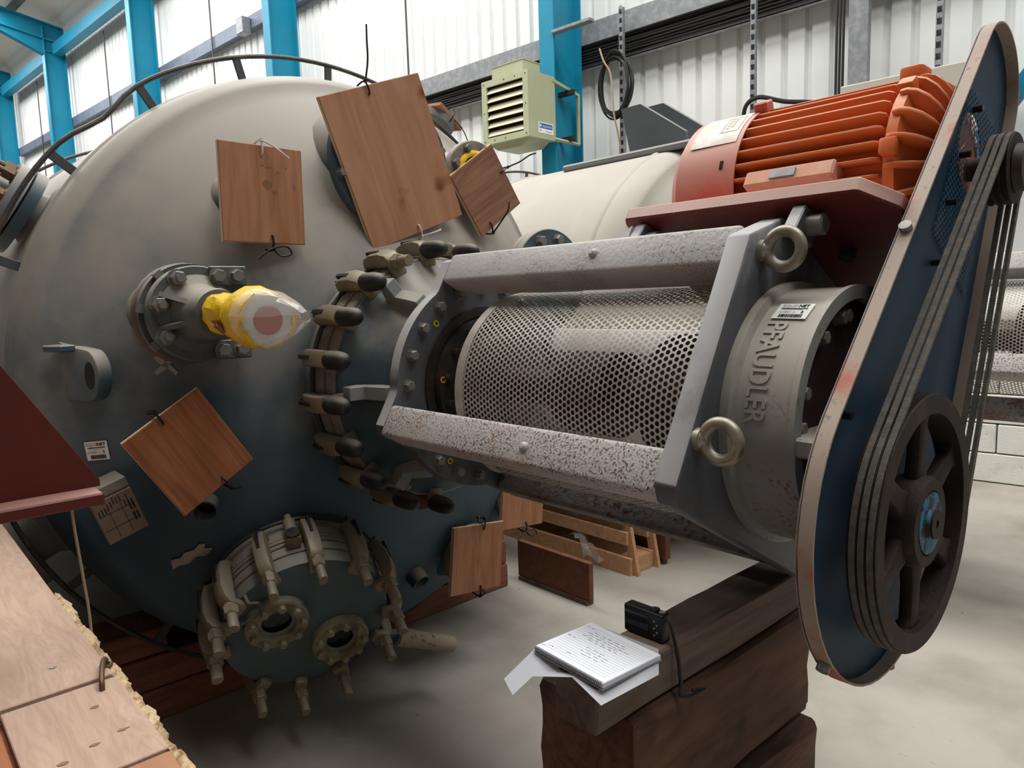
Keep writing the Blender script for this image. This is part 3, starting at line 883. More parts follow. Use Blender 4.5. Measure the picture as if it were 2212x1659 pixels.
# ---- bolted side nozzles left
def side_nozzle(th, u, rn, rfl, L, nbolt, bm_, name_m):
    f = radial(AX1, th, u, RV - 0.03)
    bm = nb(); lathe(bm, [(rn + 0.04, 0), (rn, 0.06), (rn, L)], 28)
    n_ = obj('side_nozzle', bm, M['pipegrey'], V1, f)
    bm = nb(); lathe(bm, [(rn, L), (rfl, L), (rfl, L + 0.035), (rn, L + 0.035)], 36); obj('flange', bm, name_m, n_, f)
    bm = nb(); lathe(bm, [(rn, L + 0.042), (rfl * 0.98, L + 0.042), (rfl * 0.98, L + 0.085), (rn, L + 0.085)], 36); obj('flange', bm, M['pipegrey'], n_, f)
    b_ = boltmesh(0.022, 0.035, bm_, 'side_bolt' + bm_.name, 0.015)
    for k in range(nbolt):
        a = 2 * PI * k / nbolt
        obj('bolt', b_, None, n_, f @ T((math.cos(a) * (rfl - 0.035), math.sin(a) * (rfl - 0.035), L + 0.085)))
    bm = nb(); lathe(bm, [(rn, L + 0.085), (rn, L + 0.20), (rn + 0.10, L + 0.21), (rn + 0.10, L + 0.25), (rn + 0.05, L + 0.27), (rn + 0.05, L + 0.34), (0, L + 0.34)], 28); obj('valve_body', bm, M['pipegrey'], n_, f)
side_nozzle(149, -0.985, 0.075, 0.148, 0.055, 8, M['brass'], M['bluepaint'])
side_nozzle(206, -1.0, 0.10, 0.17, 0.12, 8, M['brass'], M['ring'])
# nozzle with a blind flange on the far side of the near head
n_ = nozzle(AX1, V1, 0.847, 0.335, -0.345, 0.14, 0.212, flange_m=M['ring'])
f = AX1 @ T((0.847, 0.335, 0))
bm = nb(); lathe(bm, [(0.10, -0.338), (0.210, -0.338), (0.216, -0.332), (0.216, -0.305), (0.212, -0.300), (0, -0.300)], 60); bf_ = obj('blind_flange', bm, M['bluepaint'], V1, f)
b_ = boltmesh(0.022, 0.026, M['bolt'], 'blind_bolt')
for k in range(10):
    a = 2 * PI * (k + 0.12) / 10
    obj('bolt', b_, None, bf_, f @ T((math.cos(a) * 0.172, math.sin(a) * 0.172, -0.300)) @ RZ(k * 23))
bm = nb(); tube(bm, [(-0.06, 0.10, -0.30), (-0.06, 0.125, -0.285), (0.0, 0.125, -0.285), (0.075, 0.07, -0.285), (0.075, 0.07, -0.30)], 0.009, 6); obj('handle', bm, M['frame'], bf_, f)
# support lug (two gussets on a pad) on the rear vessel
f = AX2 @ RZ(100)
bm = nb()
box(bm, RV - 0.02, RV + 0.02, -0.22, 0.22, -1.45, -0.45); bevel(bm, 0.01)
pad = obj('lug_pad', bm, M['pipegrey'], V2, f)
for yy in (0.12, -0.10):
    bm = nb()
    prism(bm, [(RV, -0.97), (RV + 0.27, -1.0), (RV + 0.27, -0.86), (RV + 0.07, -0.58), (RV, -0.58)], yy - 0.012, yy + 0.012, Matrix(((1, 0, 0, 0), (0, 0, 1, 0), (0, 1, 0, 0), (0, 0, 0, 1))))
    obj('gusset', bm, M['gusset'], pad, f)

# ================================================================== AGITATOR NOZZLE WITH CLAMPS
bm = nb()
lathe(bm, [(0.44, -0.23), (0.385, -0.16), (0.365, -0.13), (0.365, -0.115)], 72)
nk = obj('agitator_neck', bm, M['head'], V1, AX1)
bm = nb(); torus(bm, 0.405, 0.008, T((0, 0, -0.118)), 80, 8); obj('wire_ring', bm, M['steelrod'], nk, AX1)
bm = nb(); lathe(bm, [(0.36, -0.112), (0.398, -0.112), (0.40, -0.10), (0.40, -0.058), (0.392, -0.055), (0.36, -0.055)], 80); obj('flange', bm, M['ring'], nk, AX1)
bm = nb(); lathe(bm, [(0.36, -0.05), (0.393, -0.05), (0.398, -0.045), (0.398, -0.004), (0.392, 0.0), (0.36, 0.0)], 80); obj('flange', bm, M['ring'], nk, AX1)
def clamp_meshes(kind):
    bm = nb()
    poly = [(-0.030, -0.125), (0.012, -0.138), (0.040, -0.125), (0.052, -0.085), (0.054, -0.03), (0.046, 0.004), (0.030, 0.022), (-0.032, 0.026), (-0.034, 0.003), (0.006, 0.003), (0.006, -0.114), (-0.030, -0.114)]
    prism(bm, poly, -0.026, 0.026, Matrix(((1, 0, 0, 0), (0, 0, 1, 0), (0, 1, 0, 0), (0, 0, 0, 1))))
    bevel(bm, 0.008, 2, 20)
    body = finish(bm, 'body', M['olive'])
    bm = nb()
    cap = lug_ = None
    if kind == 'cap':
        lathe(bm, [(0.027, 0.012), (0.029, 0.02), (0.028, 0.07), (0.025, 0.09), (0.018, 0.104), (0.008, 0.111), (0, 0.112)], 20, T((0.02, 0, 0)))
        cap = finish(bm, 'cap', M['rubber'])
    else:
        lathe(bm, [(0.022, 0.02), (0.022, 0.026), (0, 0.026)], 16, T((0.016, 0, 0)))
        hexnut(bm, 0.025, 0.026, 0.05, T((0.016, 0, 0)))
        lathe(bm, [(0.017, 0.05), (0.018, 0.09), (0.0165, 0.095), (0, 0.095)], 16, T((0.016, 0, 0)))
        cap = finish(bm, 'bolt', M['olive'])
    bm = nb()
    tube(bm, [(0.0, -0.008, -0.13), (0.02, -0.008, -0.152), (0.03, 0, -0.156), (0.02, 0.008, -0.152), (0.0, 0.008, -0.13)], 0.004, 6)
    box(bm, 0.054 - 0.01, 0.056, -0.006, 0.006, -0.12, -0.055)
    lug_ = finish(bm, 'pin', M['dark'])
    return body, cap, lug_
CM_CAP, CM_NUT = clamp_meshes('cap'), clamp_meshes('nut')
def clamp(fr, meshes, capname, lab, grp):
    c = empty('flange_clamp', fr, lab, 'clamp', grp)
    obj('body', meshes[0], None, c, fr)
    obj(capname, meshes[1], None, c, fr)
    obj('pin', meshes[2], None, c, fr)
angs = [(96, 'cap', 'beige flange clamp with a black cap next to the upper frame beam'), (114, 'nut', 'beige flange clamp with a bare nut and no black cap, under the big plywood board'),
        (131, 'cap', 'beige flange clamp with a black cap, second below the big plywood board'), (149, 'cap', 'beige flange clamp with a black cap, third below the big plywood board'),
        (167.5, 'cap', 'beige flange clamp with a black cap level with the yellow taped valve'), (185.5, 'cap', 'beige flange clamp with a brown stained black cap at the far left of the ring'),
        (204, 'cap', 'dusty flange clamp with a black cap beside the left end of the flaking beam'), (223, 'cap', 'dusty flange clamp with a cap low on the ring, third from the bottom'),
        (242.5, 'cap', 'shaded brown flange clamp, second from the bottom of the ring'), (262, 'cap', 'shaded brown flange clamp at the bottom of the ring'),
        (78, 'cap', 'flange clamp hidden behind the upper frame beam')]
for a, k, lab in angs:
    clamp(AX1 @ RZ(a) @ T((0.40, 0, 0)), CM_CAP if k == 'cap' else CM_NUT, 'cap' if k == 'cap' else 'bolt', lab, 'clamps around the agitator flange')

# ================================================================== DRIVE (lantern, gearbox, guard)
def hexgrid(bm, fn, inside, px, x0, x1, y0, y1, hr, stretch=1.0):
    """perforated sheet of hexagonal cells; fn maps (x, y) to a point"""
    dx, dy = px * 0.866, px
    i = 0
    x = x0
    c = px / math.sqrt(3)
    while x <= x1:
        y = y0 + (dy / 2 if i % 2 else 0)
        while y <= y1:
            if inside(x, y):
                o_, n_ = [], []
                for k in range(12):
                    a = 2 * PI * k / 12
                    rr = c if k % 2 == 0 else c * 0.866
                    o_.append(bm.verts.new(fn(x + rr * math.cos(a), y + rr * math.sin(a) * 1.0)))
                    n_.append(bm.verts.new(fn(x + hr * math.cos(a), y + hr * stretch * math.sin(a))))
                for k in range(12):
                    j = (k + 1) % 12
                    bm.faces.new((o_[k], o_[j], n_[j], n_[k]))
            y += dy
        x += dx
        i += 1
def build_drive(AX, label, detail=True):
    LF = AX @ RZ(60.5)
    dr = empty('agitator_drive', AX @ T((0, -0.39, 1.2)), label, 'agitator drive')
    # adaptor cone between nozzle and first plate
    bm = nb()
    lathe(bm, [(0.0, 0.0), (0.388, 0.0), (0.388, 0.010), (0.37, 0.022), (0.33, 0.075), (0.305, 0.13), (0.30, 0.195), (0, 0.195)], 72)
    ad = obj('adaptor_dome', bm, M['bluepaint'], dr, AX)
    for a in (128, 181, 232):
        bm = nb()
        prism(bm, [(0.285, 0.035), (0.40, 0.06), (0.40, 0.10), (0.355, 0.105), (0.345, 0.155), (0.335, 0.195), (0.285, 0.195)], -0.02, 0.02, Matrix(((1, 0, 0, 0), (0, 0, 1, 0), (0, 1, 0, 0), (0, 0, 0, 1))))
        bevel(bm, 0.002)
        obj('rib', bm, M['pipegrey'], ad, AX @ RZ(a))
    # first plate
    poly = []
    for k in range(144):
        a = 2 * PI * k / 144
        rs = 0.285 / max(abs(math.cos(a)), abs(math.sin(a)))
        r_ = max(0.325, rs)
        b = (a % (PI / 2)) - PI / 4
        r_ = min(r_, 0.388 / math.cos(b))
        poly.append((r_ * math.cos(a), r_ * math.sin(a)))
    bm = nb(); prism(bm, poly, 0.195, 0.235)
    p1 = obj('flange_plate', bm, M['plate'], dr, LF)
    bm = nb(); lathe(bm, [(0.232, 0.235), (0.232, 0.243), (0.205, 0.243), (0.205, 0.238), (0, 0.238)], 60); obj('recess_ring', bm, M['dark'], p1, AX)
    bm = nb(); lathe(bm, [(0.20, 0.238), (0.20, 0.265), (0.15, 0.27), (0.14, 0.33), (0.09, 0.34), (0, 0.34)], 60); obj('seal_flange', bm, M['dark'], p1, AX)
    b_ = boltmesh(0.0145, 0.020, M['bolt'], 'plate_bolt')
    if detail:
        for k in range(21):
            a = 125 + k * 360 / 21
            obj('bolt', b_, None, p1, AX @ RZ(a) @ T((0.29, 0, 0.235)) @ RZ(k * 17))
        b2 = boltmesh(0.012, 0.02, M['dark'], 'seal_bolt')
        for k in range(14):
            obj('bolt', b2, None, p1, AX @ RZ(118 + k * 360 / 14) @ T((0.175, 0, 0.266)))
        for a, r_, u_ in ((134, 0.262, 0.236), (236, 0.272, 0.236), (172, 0.19, 0.267)):
            bm = nb(); lathe(bm, [(0.006, 0.0), (0.0095, 0.0), (0.0095, 0.002), (0.006, 0.002)], 14, None, closed=True)
            obj('plug_ring', bm, M['yellow'], p1, AX @ RZ(a) @ T((r_, 0, u_)))
    # four beams
    for (q, p, m_) in ((1, 1, 'frame'), (-1, 1, 'frameworn'), (-1, -1, 'framerust'), (1, -1, 'frame')):
        bm = nb(); box(bm, 0.195 * q, 0.287 * q, 0.195 * p, 0.287 * p, 0.232, 1.178); bevel(bm, 0.011, 3)
        b = obj('beam', bm, M[m_], dr, LF)
        if p > 0 and detail:
            bm = nb(); lathe(bm, [(0.012, 0), (0.012, 0.004), (0.006, 0.010), (0, 0.011)], 14)
            obj('rivet', bm, M['frame'], b, LF @ T((0.245 * q, 0.287, 0.80)) @ RX(-90))
    # second plate
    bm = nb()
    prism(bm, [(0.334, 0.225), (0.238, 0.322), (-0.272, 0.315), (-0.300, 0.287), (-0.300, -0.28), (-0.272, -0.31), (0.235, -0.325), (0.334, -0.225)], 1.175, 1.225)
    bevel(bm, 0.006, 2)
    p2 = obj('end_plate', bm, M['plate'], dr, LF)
    # inner works
    bm = nb(); cyl(bm, (0, 0, 0.33), (0, 0, 1.18), 0.05, seg=24); cyl(bm, (0, 0, 0.62), (0, 0, 0.78), 0.11, seg=32); cyl(bm, (0, 0, 0.95), (0, 0, 1.18), 0.16, seg=32)
    obj('shaft', bm, M['pulley'], dr, AX)
    # perforated half drum
    RG = 0.268
    bm = nb()
    hexgrid(bm, lambda x, y: (RG * math.cos(y / RG), RG * math.sin(y / RG), x), lambda x, y: True, 0.0148, 0.455, 1.168, R(62) * RG, R(238) * RG, 0.0053)
    pg = obj('perforated_guard', bm, M['perf'], dr, AX)
    bm = nb(); lathe(bm, [(RG + 0.002, 0.425), (RG + 0.002, 0.456), (RG - 0.002, 0.456), (RG - 0.002, 0.425)], 60, None, R(62), R(238), closed=True)
    obj('end_band', bm, M['perf'], pg, AX)
    # gearbox housing
    bm = nb()
    lathe(bm, [(0, 1.225), (0.272, 1.225), (0.272, 1.243), (0.258, 1.25), (0.258, 1.352), (0.262, 1.354), (0.262, 1.366), (0.236, 1.367), (0.236, 1.336), (0, 1.336)], 96)
    gb = obj('gear_housing', bm, M['gear'], dr, AX)
    bm = nb(); lathe(bm, [(0.2355, 1.3365), (0.2355, 1.339), (0, 1.339)], 60); obj('face_plate', bm, M['gearface'], gb, AX)
    if detail:
        bm = nb(); box(bm, -0.256, -0.02, -0.035, 0.0, 1.335, 1.40); bevel(bm, 0.005); obj('rib', bm, M['gear'], gb, AX)
        b3 = boltmesh(0.013, 0.02, M['ring'], 'face_bolt')
        for a in (97, 103, 126, 160, 178, 205, 225, 60, 30, 0, -30):
            obj('bolt', b3, None, gb, AX @ RZ(a) @ T((0.205, 0, 1.339)))
        bm = nb(); cyl(bm, (-0.088, -0.156, 1.336), (-0.088, -0.156, 1.50), 0.035, seg=24); obj('input_shaft', bm, M['dark'], gb, AX)
        me = txt('PFAUDLER', 0.05, 0.0022, bold=0.001)
        xs = [v.co.x for v in me.vertices]
        L_ = max(xs) - min(xs)
        xm = (max(xs) + min(xs)) / 2
        for v in me.vertices:
            th = R(153.5) + (v.co.x - xm) / L_ * 0.205 / 0.258
            r_ = 0.2588 + v.co.z
            v.co = (r_ * math.cos(th), r_ * math.sin(th), 1.286 + v.co.y * 1.12)
        me.materials.append(M['gear'])
        obj('lettering', me, None, gb, AX)
        # eye bolts
        for v_, z_ in ((-0.122, 0.333), (-0.340, -0.005)):
            f = AX @ T((v_, z_, 1.272)) @ RY(-90) @ RZ(0)
            bm = nb(); torus(bm, 0.0335, 0.0115, None, 36, 12)
            e_ = obj('eye_bolt', bm, M['eye'], p2, f)
            bm = nb(); cyl(bm, (-0.05, 0, 0), (-0.036, 0, 0), 0.021, seg=18); cyl(bm, (-0.036, 0, 0), (-0.026, 0, 0), 0.018, 0.010, seg=18)
            obj('collar', bm, M['eye'], e_, AX @ T((v_, z_, 1.272)) @ RY(-90))
    return dr
D1 = build_drive(AX1, 'grey rusting agitator drive frame with perforated guard and round gearbox')
D2 = build_drive(AX2, 'second drive with perforated guard seen at the right edge behind the belts', False)
a_ = R(124)
sm4 = Matrix(((0, math.sin(a_), math.cos(a_), 0), (0, -math.cos(a_), math.sin(a_), 0), (1, 0, 0, 0), (0, 0, 0, 1)))
sticker(AX1 @ T((0.2605 * math.cos(a_), 0.2605 * math.sin(a_), 1.303)) @ sm4 @ RZ(-2), 0.068, 0.046, 'white barcode sticker on top of the round gear housing', '610801-2-')

# ---- hinged motor plate
LF1 = AX1 @ RZ(60.5)
mp_ = empty('motor_plate', LF1 @ T((0.35, 0, 1.1)), 'red oxide motor mounting plate hinged on the drive frame', 'mounting plate')
bm = nb()
P_uq = [(0.82, -0.30), (0.82, 0.235), (0.835, 0.26), (1.375, 0.26), (1.432, 0.19), (1.432, -0.30)]
prism(bm, [(y, x) for x, y in P_uq], 0.350, 0.383, Matrix(((0, 0, 1, 0), (1, 0, 0, 0), (0, 1, 0, 0), (0, 0, 0, 1))))
bevel(bm, 0.004)
obj('plate', bm, M['redplate'], mp_, LF1)
for u_ in (0.875, 1.262):
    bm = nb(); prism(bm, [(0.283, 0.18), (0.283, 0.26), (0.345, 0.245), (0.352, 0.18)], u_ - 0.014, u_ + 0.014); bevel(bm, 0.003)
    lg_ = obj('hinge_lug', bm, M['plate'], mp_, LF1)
    bm = nb(); lathe(bm, [(0, 0), (0.021, 0), (0.021, 0.03), (0.017, 0.034), (0, 0.034)], 20); obj('hinge_pin', bm, M['bolt'], lg_, LF1 @ T((0.315, 0.215, u_ + 0.014)))
bm = nb(); prism(bm, [(0.287, 0.80), (0.287, 0.86), (0.335, 0.86)], 0.19, 0.255, Matrix(((1, 0, 0, 0), (0, 0, 1, 0), (0, 1, 0, 0), (0, 0, 0, 1))))
obj('stop_block', bm, M['frame'], mp_, LF1)
bm = nb(); lathe(bm, [(0, 0), (0.018, 0), (0.018, -0.02), (0, -0.02)], 6); obj('bolt', bm, M['dark'], mp_, LF1 @ T((0.350, 0.06, 1.29)) @ RY(90))

# ---- electric motor
MV, MZ = 0.357, 0.497
MF = AX1 @ T((MV, MZ, 0)) @ RZ(60.5)
mo = empty('electric_motor', MF @ T((-0.23, 0, 1.1)), 'orange finned electric motor with red fan cowl', 'electric motor')
bm = nb(); lathe(bm, [(0, 0.97), (0.172, 0.97), (0.172, 1.345), (0, 1.345)], 64); obj('body', bm, M['orange'], mo, MF)
bmf = nb()
prism(bmf, [(0.165, 0.985), (0.212, 1.0), (0.212, 1.32), (0.205, 1.332), (0.165, 1.335)], -0.0035, 0.0035, Matrix(((1, 0, 0, 0), (0, 0, 1, 0), (0, 1, 0, 0), (0, 0, 0, 1))))
bevel(bmf, 0.0015)
fin_me = finish(bmf, 'fin', M['orange'])
for k in range(38):
    a = k * 360 / 38
    if 152 < a < 208:
        continue
    obj('fin', fin_me, None, mo, MF @ RZ(a))
bm = nb(); lathe(bm, [(0, 0.775), (0.10, 0.777), (0.15, 0.79), (0.185, 0.81), (0.212, 0.84), (0.2145, 1.005), (0.211, 1.005), (0.208, 0.84), (0.1, 0.80)], 72)
cw = obj('fan_cowl', bm, M['cowl'], mo, MF)
bm = nb(); lathe(bm, [(0.2155, 0.862), (0.2155, 0.992), (0.2148, 0.992), (0.2148, 0.862)], 20, None, R(112 - 60.5), R(147 - 60.5), closed=True)
lp = obj('rating_plate', bm, M['motorlabel'], cw, MF)
bm = nb()
for k in (0, 1):
    lathe(bm, [(0.2158, 0.935 + k * 0.045), (0.2158, 0.937 + k * 0.045), (0.2154, 0.937 + k * 0.045)], 8, None, R(118 - 60.5), R(136 - 60.5), closed=True)
for a in (118, 136):
    lathe(bm, [(0.2158, 0.93), (0.2158, 0.98), (0.2154, 0.98)], 2, None, R(a - 60.5), R(a - 60.0), closed=True)
for k in range(9):
    lathe(bm, [(0.2158, 0.943 + 0.012 * (k % 2)), (0.2158, 0.951 + 0.014 * (k % 2)), (0.2154, 0.951 + 0.014 * (k % 2))], 2, None, R(120 + k * 1.5 - 60.5), R(120.8 + k * 1.5 - 60.5), closed=True)
obj('print', bm, M['inkgrey'], lp, MF)
bm = nb(); cbox(bm, (0.2145, 0, 0.967), (0.003, 0.022, 0.009)); bevel(bm, 0.001); obj('slot', bm, M['black'], cw, MF @ RZ(163 - 60.5))
# drive-end bell with ribs
bm = nb(); lathe(bm, [(0.172, 1.338), (0.205, 1.340), (0.205, 1.362), (0.165, 1.372), (0.13, 1.40), (0.10, 1.428), (0.055, 1.432), (0.055, 1.436), (0, 1.436)], 64)
be = obj('end_bell', bm, M['orange'], mo, MF)
bm = nb()
prism(bm, [(0.10, 1.428), (0.13, 1.424), (0.165, 1.412), (0.19, 1.397), (0.208, 1.378), (0.215, 1.36), (0.214, 1.345), (0.10, 1.345)], -0.006, 0.006, Matrix(((1, 0, 0, 0), (0, 0, 1, 0), (0, 1, 0, 0), (0, 0, 0, 1))))
bevel(bm, 0.003, 2)
rib_me = finish(bm, 'rib', M['orange'])
for k in range(22):
    obj('rib', rib_me, None, be, MF @ RZ(k * 360 / 22 + 4))
bm = nb(); box(bm, 0.19, 0.222, -0.017, 0.017, 1.335, 1.368); bevel(bm, 0.005, 2)
lb = finish(bm, 'bolt_lug', M['orange'])
for a in (15, 62, 108):
    obj('bolt_lug', lb, None, be, MF @ RZ(a))
for p0, p1 in ((0.10, 0.205), (-0.205, -0.10)):
    bm = nb(); box(bm, -0.114 - 0.003, -0.075, p0, p1, 1.04, 1.25); bevel(bm, 0.005)
    ft = obj('foot', bm, M['footpink'], mo, MF)
    bm = nb(); cbox(bm, (-0.096, p1 + 0.001 if p0 > 0 else p0 - 0.001, 1.135), (0.02, 0.006, 0.06)); obj('shim', bm, M['girt'], ft, MF)
bm = nb(); box(bm, 0.20, 0.236, -0.02, 0.02, 0.985, 1.02); bevel(bm, 0.004); obj('cowl_stud', bm, M['cowl'], mo, MF @ RZ(48))
bm = nb(); box(bm, 0.195, 0.24, -0.03, 0.03, 1.30, 1.35); bevel(bm, 0.008, 2); obj('lifting_boss', bm, M['orange'], mo, MF @ RZ(28))
bm = nb(); cyl(bm, (0, 0, 1.43), (0, 0, 1.53), 0.024, seg=20); obj('shaft', bm, M['dark'], mo, MF)

# ---- belt guard
GB, GT = (Vector((-0.088, -0.156)), 0.305), (Vector((0.475, 0.685)), 0.132)
def hull(c1, r1, c2, r2, n=28):
    d = c2 - c1
    L_ = d.length
    base = math.atan2(d.y, d.x)
    al = math.acos((r1 - r2) / L_)
    pts = []
    for k in range(n + 1):                      # big arc, far side
        a = base + al + (2 * PI - 2 * al) * k / n
        pts.append((c1.x + r1 * math.cos(a), c1.y + r1 * math.sin(a)))
    for k in range(n + 1):
        a = base - al + 2 * al * k / n
        pts.append((c2.x + r2 * math.cos(a), c2.y + r2 * math.sin(a)))
    return pts
GO = hull(*GB, *GT)
bg = empty('belt_guard', AX1 @ T((-0.088, -0.46, 1.44)), 'long rounded belt guard, dark blue inside with a grey-red rim', 'belt guard')
win = [(0.336, 0.677), (0.566, 0.597), (0.345, 0.235), (0.139, 0.36)]
whole = [(MV + 0.0 + 0.075 * math.cos(2 * PI * k / 24), MZ + 0.035 + 0.085 * math.sin(2 * PI * k / 24)) for k in range(24)]
bm = nb()
vo = [bm.verts.new((x, y, 1.440)) for x, y in GO]
vi = [bm.verts.new((x, y, 1.440)) for x, y in whole]
es = [bm.edges.new((vo[i], vo[(i + 1) % len(vo)])) for i in range(len(vo))] + [bm.edges.new((vi[i], vi[(i + 1) % 24])) for i in range(24)]
bmesh.ops.triangle_fill(bm, use_beauty=True, use_dissolve=False, edges=es)
bmesh.ops.solidify(bm, geom=bm.faces[:], thickness=0.003)
obj('back_panel', bm, M['guard'], bg, AX1)
GI = hull(GB[0], GB[1] - 0.004, GT[0], GT[1] - 0.004)
bm = nb()
n_ = len(GO)
a = [bm.verts.new((x, y, 1.436)) for x, y in GO]; b = [bm.verts.new((x, y, 1.464)) for x, y in GO]
c = [bm.verts.new((x, y, 1.464)) for x, y in GI]; d = [bm.verts.new((x, y, 1.436)) for x, y in GI]
for i in range(n_):
    j = (i + 1) % n_
    for A_, B_ in ((a, b), (b, c), (c, d), (d, a)):
        bm.faces.new((A_[i], A_[j], B_[j], B_[i]))
obj('rim', bm, M['rim'], bg, AX1)
def inpoly(x, y, P_):
    s = None
    for i in range(len(P_)):
        x1, y1 = P_[i]; x2, y2 = P_[(i + 1) % len(P_)]
        c_ = (x2 - x1) * (y - y1) - (y2 - y1) * (x - x1)
        if s is None:
            s = c_ > 0
        elif (c_ > 0) != s:
            return False
    return True
bm = nb()
ang = R(58)
def rot(x, y): return (x * math.cos(ang) - y * math.sin(ang), x * math.sin(ang) + y * math.cos(ang), 1.4445)
hexgrid(bm, rot, lambda x, y: inpoly(*rot(x, y)[:2], win) and (Vector(rot(x, y)[:2]) - Vector((MV, MZ))).length > 0.045, 0.0135, -0.2, 1.2, -0.6, 0.6, 0.0048)
obj('mesh_window', bm, M['guardmesh'], bg, AX1)
bm = nb(); lathe(bm, [(0, 0), (0.011, 0), (0.011, 0.012), (0, 0.013)], 14)
sc_me = finish(bm, 'screw', M['bolt'])
for i in (12, 20):
    x, y = GO[i % n_]
    cx_, cy_ = (GB[0] if i < 29 else GT[0])
    dr_ = Vector((x - cx_, y - cy_, 0)).normalized()
    obj('screw', sc_me, None, bg, AX1 @ T((x, y, 1.451)) @ dr_.to_track_quat('Z', 'Y').to_matrix().to_4x4())
k_ = Vector((-0.19, 0.15))
for (x, y) in ((-0.27, 0.05), (0.13, 0.30), (0.20, 0.42), (0.27, 0.52), (0.34, 0.62)):
    bm = nb(); lathe(bm, [(0, 0), (0.007, 0), (0.007, 0.02), (0, 0.02)], 10); obj('stud', bm, M['black'], bg, AX1 @ T((x + 0.01, y, 1.443)))
mid = Vector(GO[-1]) * 0.42 + Vector(GO[0]) * 0.58
dn = Vector((-(Vector(GO[0]) - Vector(GO[-1])).y, (Vector(GO[0]) - Vector(GO[-1])).x)).normalized()
if dn.x > 0:
    dn = -dn
obj('screw', sc_me, None, bg, AX1 @ T((mid.x, mid.y, 1.451)) @ Vector((dn.x, dn.y, 0)).to_track_quat('Z', 'Y').to_matrix().to_4x4())

# ---- pulleys and belts
def grooved(bm, ro, u0, u1, ri):
    g = (u1 - u0 - 0.004) / 3
    pr = [(ri, u0), (ro - 0.001, u0), (ro, u0 + 0.0015)]
    for k in range(3):
        s = u0 + 0.002 + k * g
        pr += [(ro, s + 0.0006), (ro - 0.012, s + 0.0035), (ro - 0.012, s + g - 0.0035), (ro, s + g - 0.0006)]
    pr += [(ro, u1 - 0.0015), (ro - 0.001, u1), (ri, u1)]
    lathe(bm, pr, 96, None, closed=True)
PB = (-0.088, -0.156)
pf = AX1 @ T((PB[0], PB[1], 0))
pu = empty('driven_pulley', pf @ T((0, -0.226, 1.5)), 'large rusty six-spoked belt pulley at lower right', 'pulley')
bm = nb(); grooved(bm, 0.227, 1.480, 1.526, 0.192); obj('rim', bm, M['pulley'], pu, pf)
for k in range(6):
    bm = nb()
    prism(bm, [(0.06, -0.030), (0.12, -0.019), (0.175, -0.019), (0.196, -0.034), (0.196, 0.034), (0.175, 0.019), (0.12, 0.019), (0.06, 0.030)], 1.49, 1.514); bevel(bm, 0.006, 2)
    obj('spoke', bm, M['pulley'], pu, pf @ RZ(k * 60 + 28))
bm = nb(); lathe(bm, [(0.03, 1.475), (0.078, 1.475), (0.082, 1.485), (0.082, 1.52), (0.076, 1.53), (0.058, 1.53), (0.056, 1.524), (0.03, 1.524)], 48); hb = obj('hub', bm, M['pulley'], pu, pf)
bm = nb(); lathe(bm, [(0.055, 1.522), (0.055, 1.531), (0.028, 1.531), (0.026, 1.537), (0, 1.537)], 36); obj('taper_bush', bm, M['bush'], hb, pf)
bm = nb(); lathe(bm, [(0.026, 1.536), (0.026, 1.541), (0.008, 1.541), (0.008, 1.5385), (0, 1.5385)], 24); obj('shaft_end', bm, M['pulley'], hb, pf)
sf = AX1 @ T((MV, MZ - 0.008, 0))
RS = 0.072
sp = empty('motor_pulley', sf @ T((0, -RS, 1.5)), 'small dark grooved pulley on the motor shaft at the right edge', 'pulley')
bm = nb(); grooved(bm, RS, 1.480, 1.526, 0.02); obj('rim', bm, M['pulley'], sp, sf)
bm = nb(); lathe(bm, [(0.02, 1.526), (0.05, 1.528), (0.046, 1.545), (0.02, 1.547), (0, 1.547)], 32); obj('hub', bm, M['dark'], sp, sf)
def belt_path(ro):
    return hull(Vector(PB), 0.227 + ro, Vector((MV, MZ - 0.008)), RS + ro, 40)
for k in range(3):
    uc = 1.4825 + 0.014 * (k + 0.5)
    bm = nb()
    A_, B_ = belt_path(0.0015), belt_path(-0.008)
    rings = []
    for (x, y), (x2, y2) in zip(A_, B_):
        rings.append([bm.verts.new(q) for q in ((x, y, uc - 0.0050), (x, y, uc + 0.0050), (x2, y2, uc + 0.0036), (x2, y2, uc - 0.0036))])
    for i in range(len(rings)):
        j = (i + 1) % len(rings)
        for s in range(4):
            bm.faces.new((rings[i][s], rings[i][(s + 1) % 4], rings[j][(s + 1) % 4], rings[j][s]))
    obj('drive_belt', bm, M['belt'], None, AX1, ['grey V-belt nearest the blue guard panel', 'middle grey V-belt of the three', 'outermost grey V-belt, nearest the pulley face'][k], 'belt', 'belts on the two pulleys')

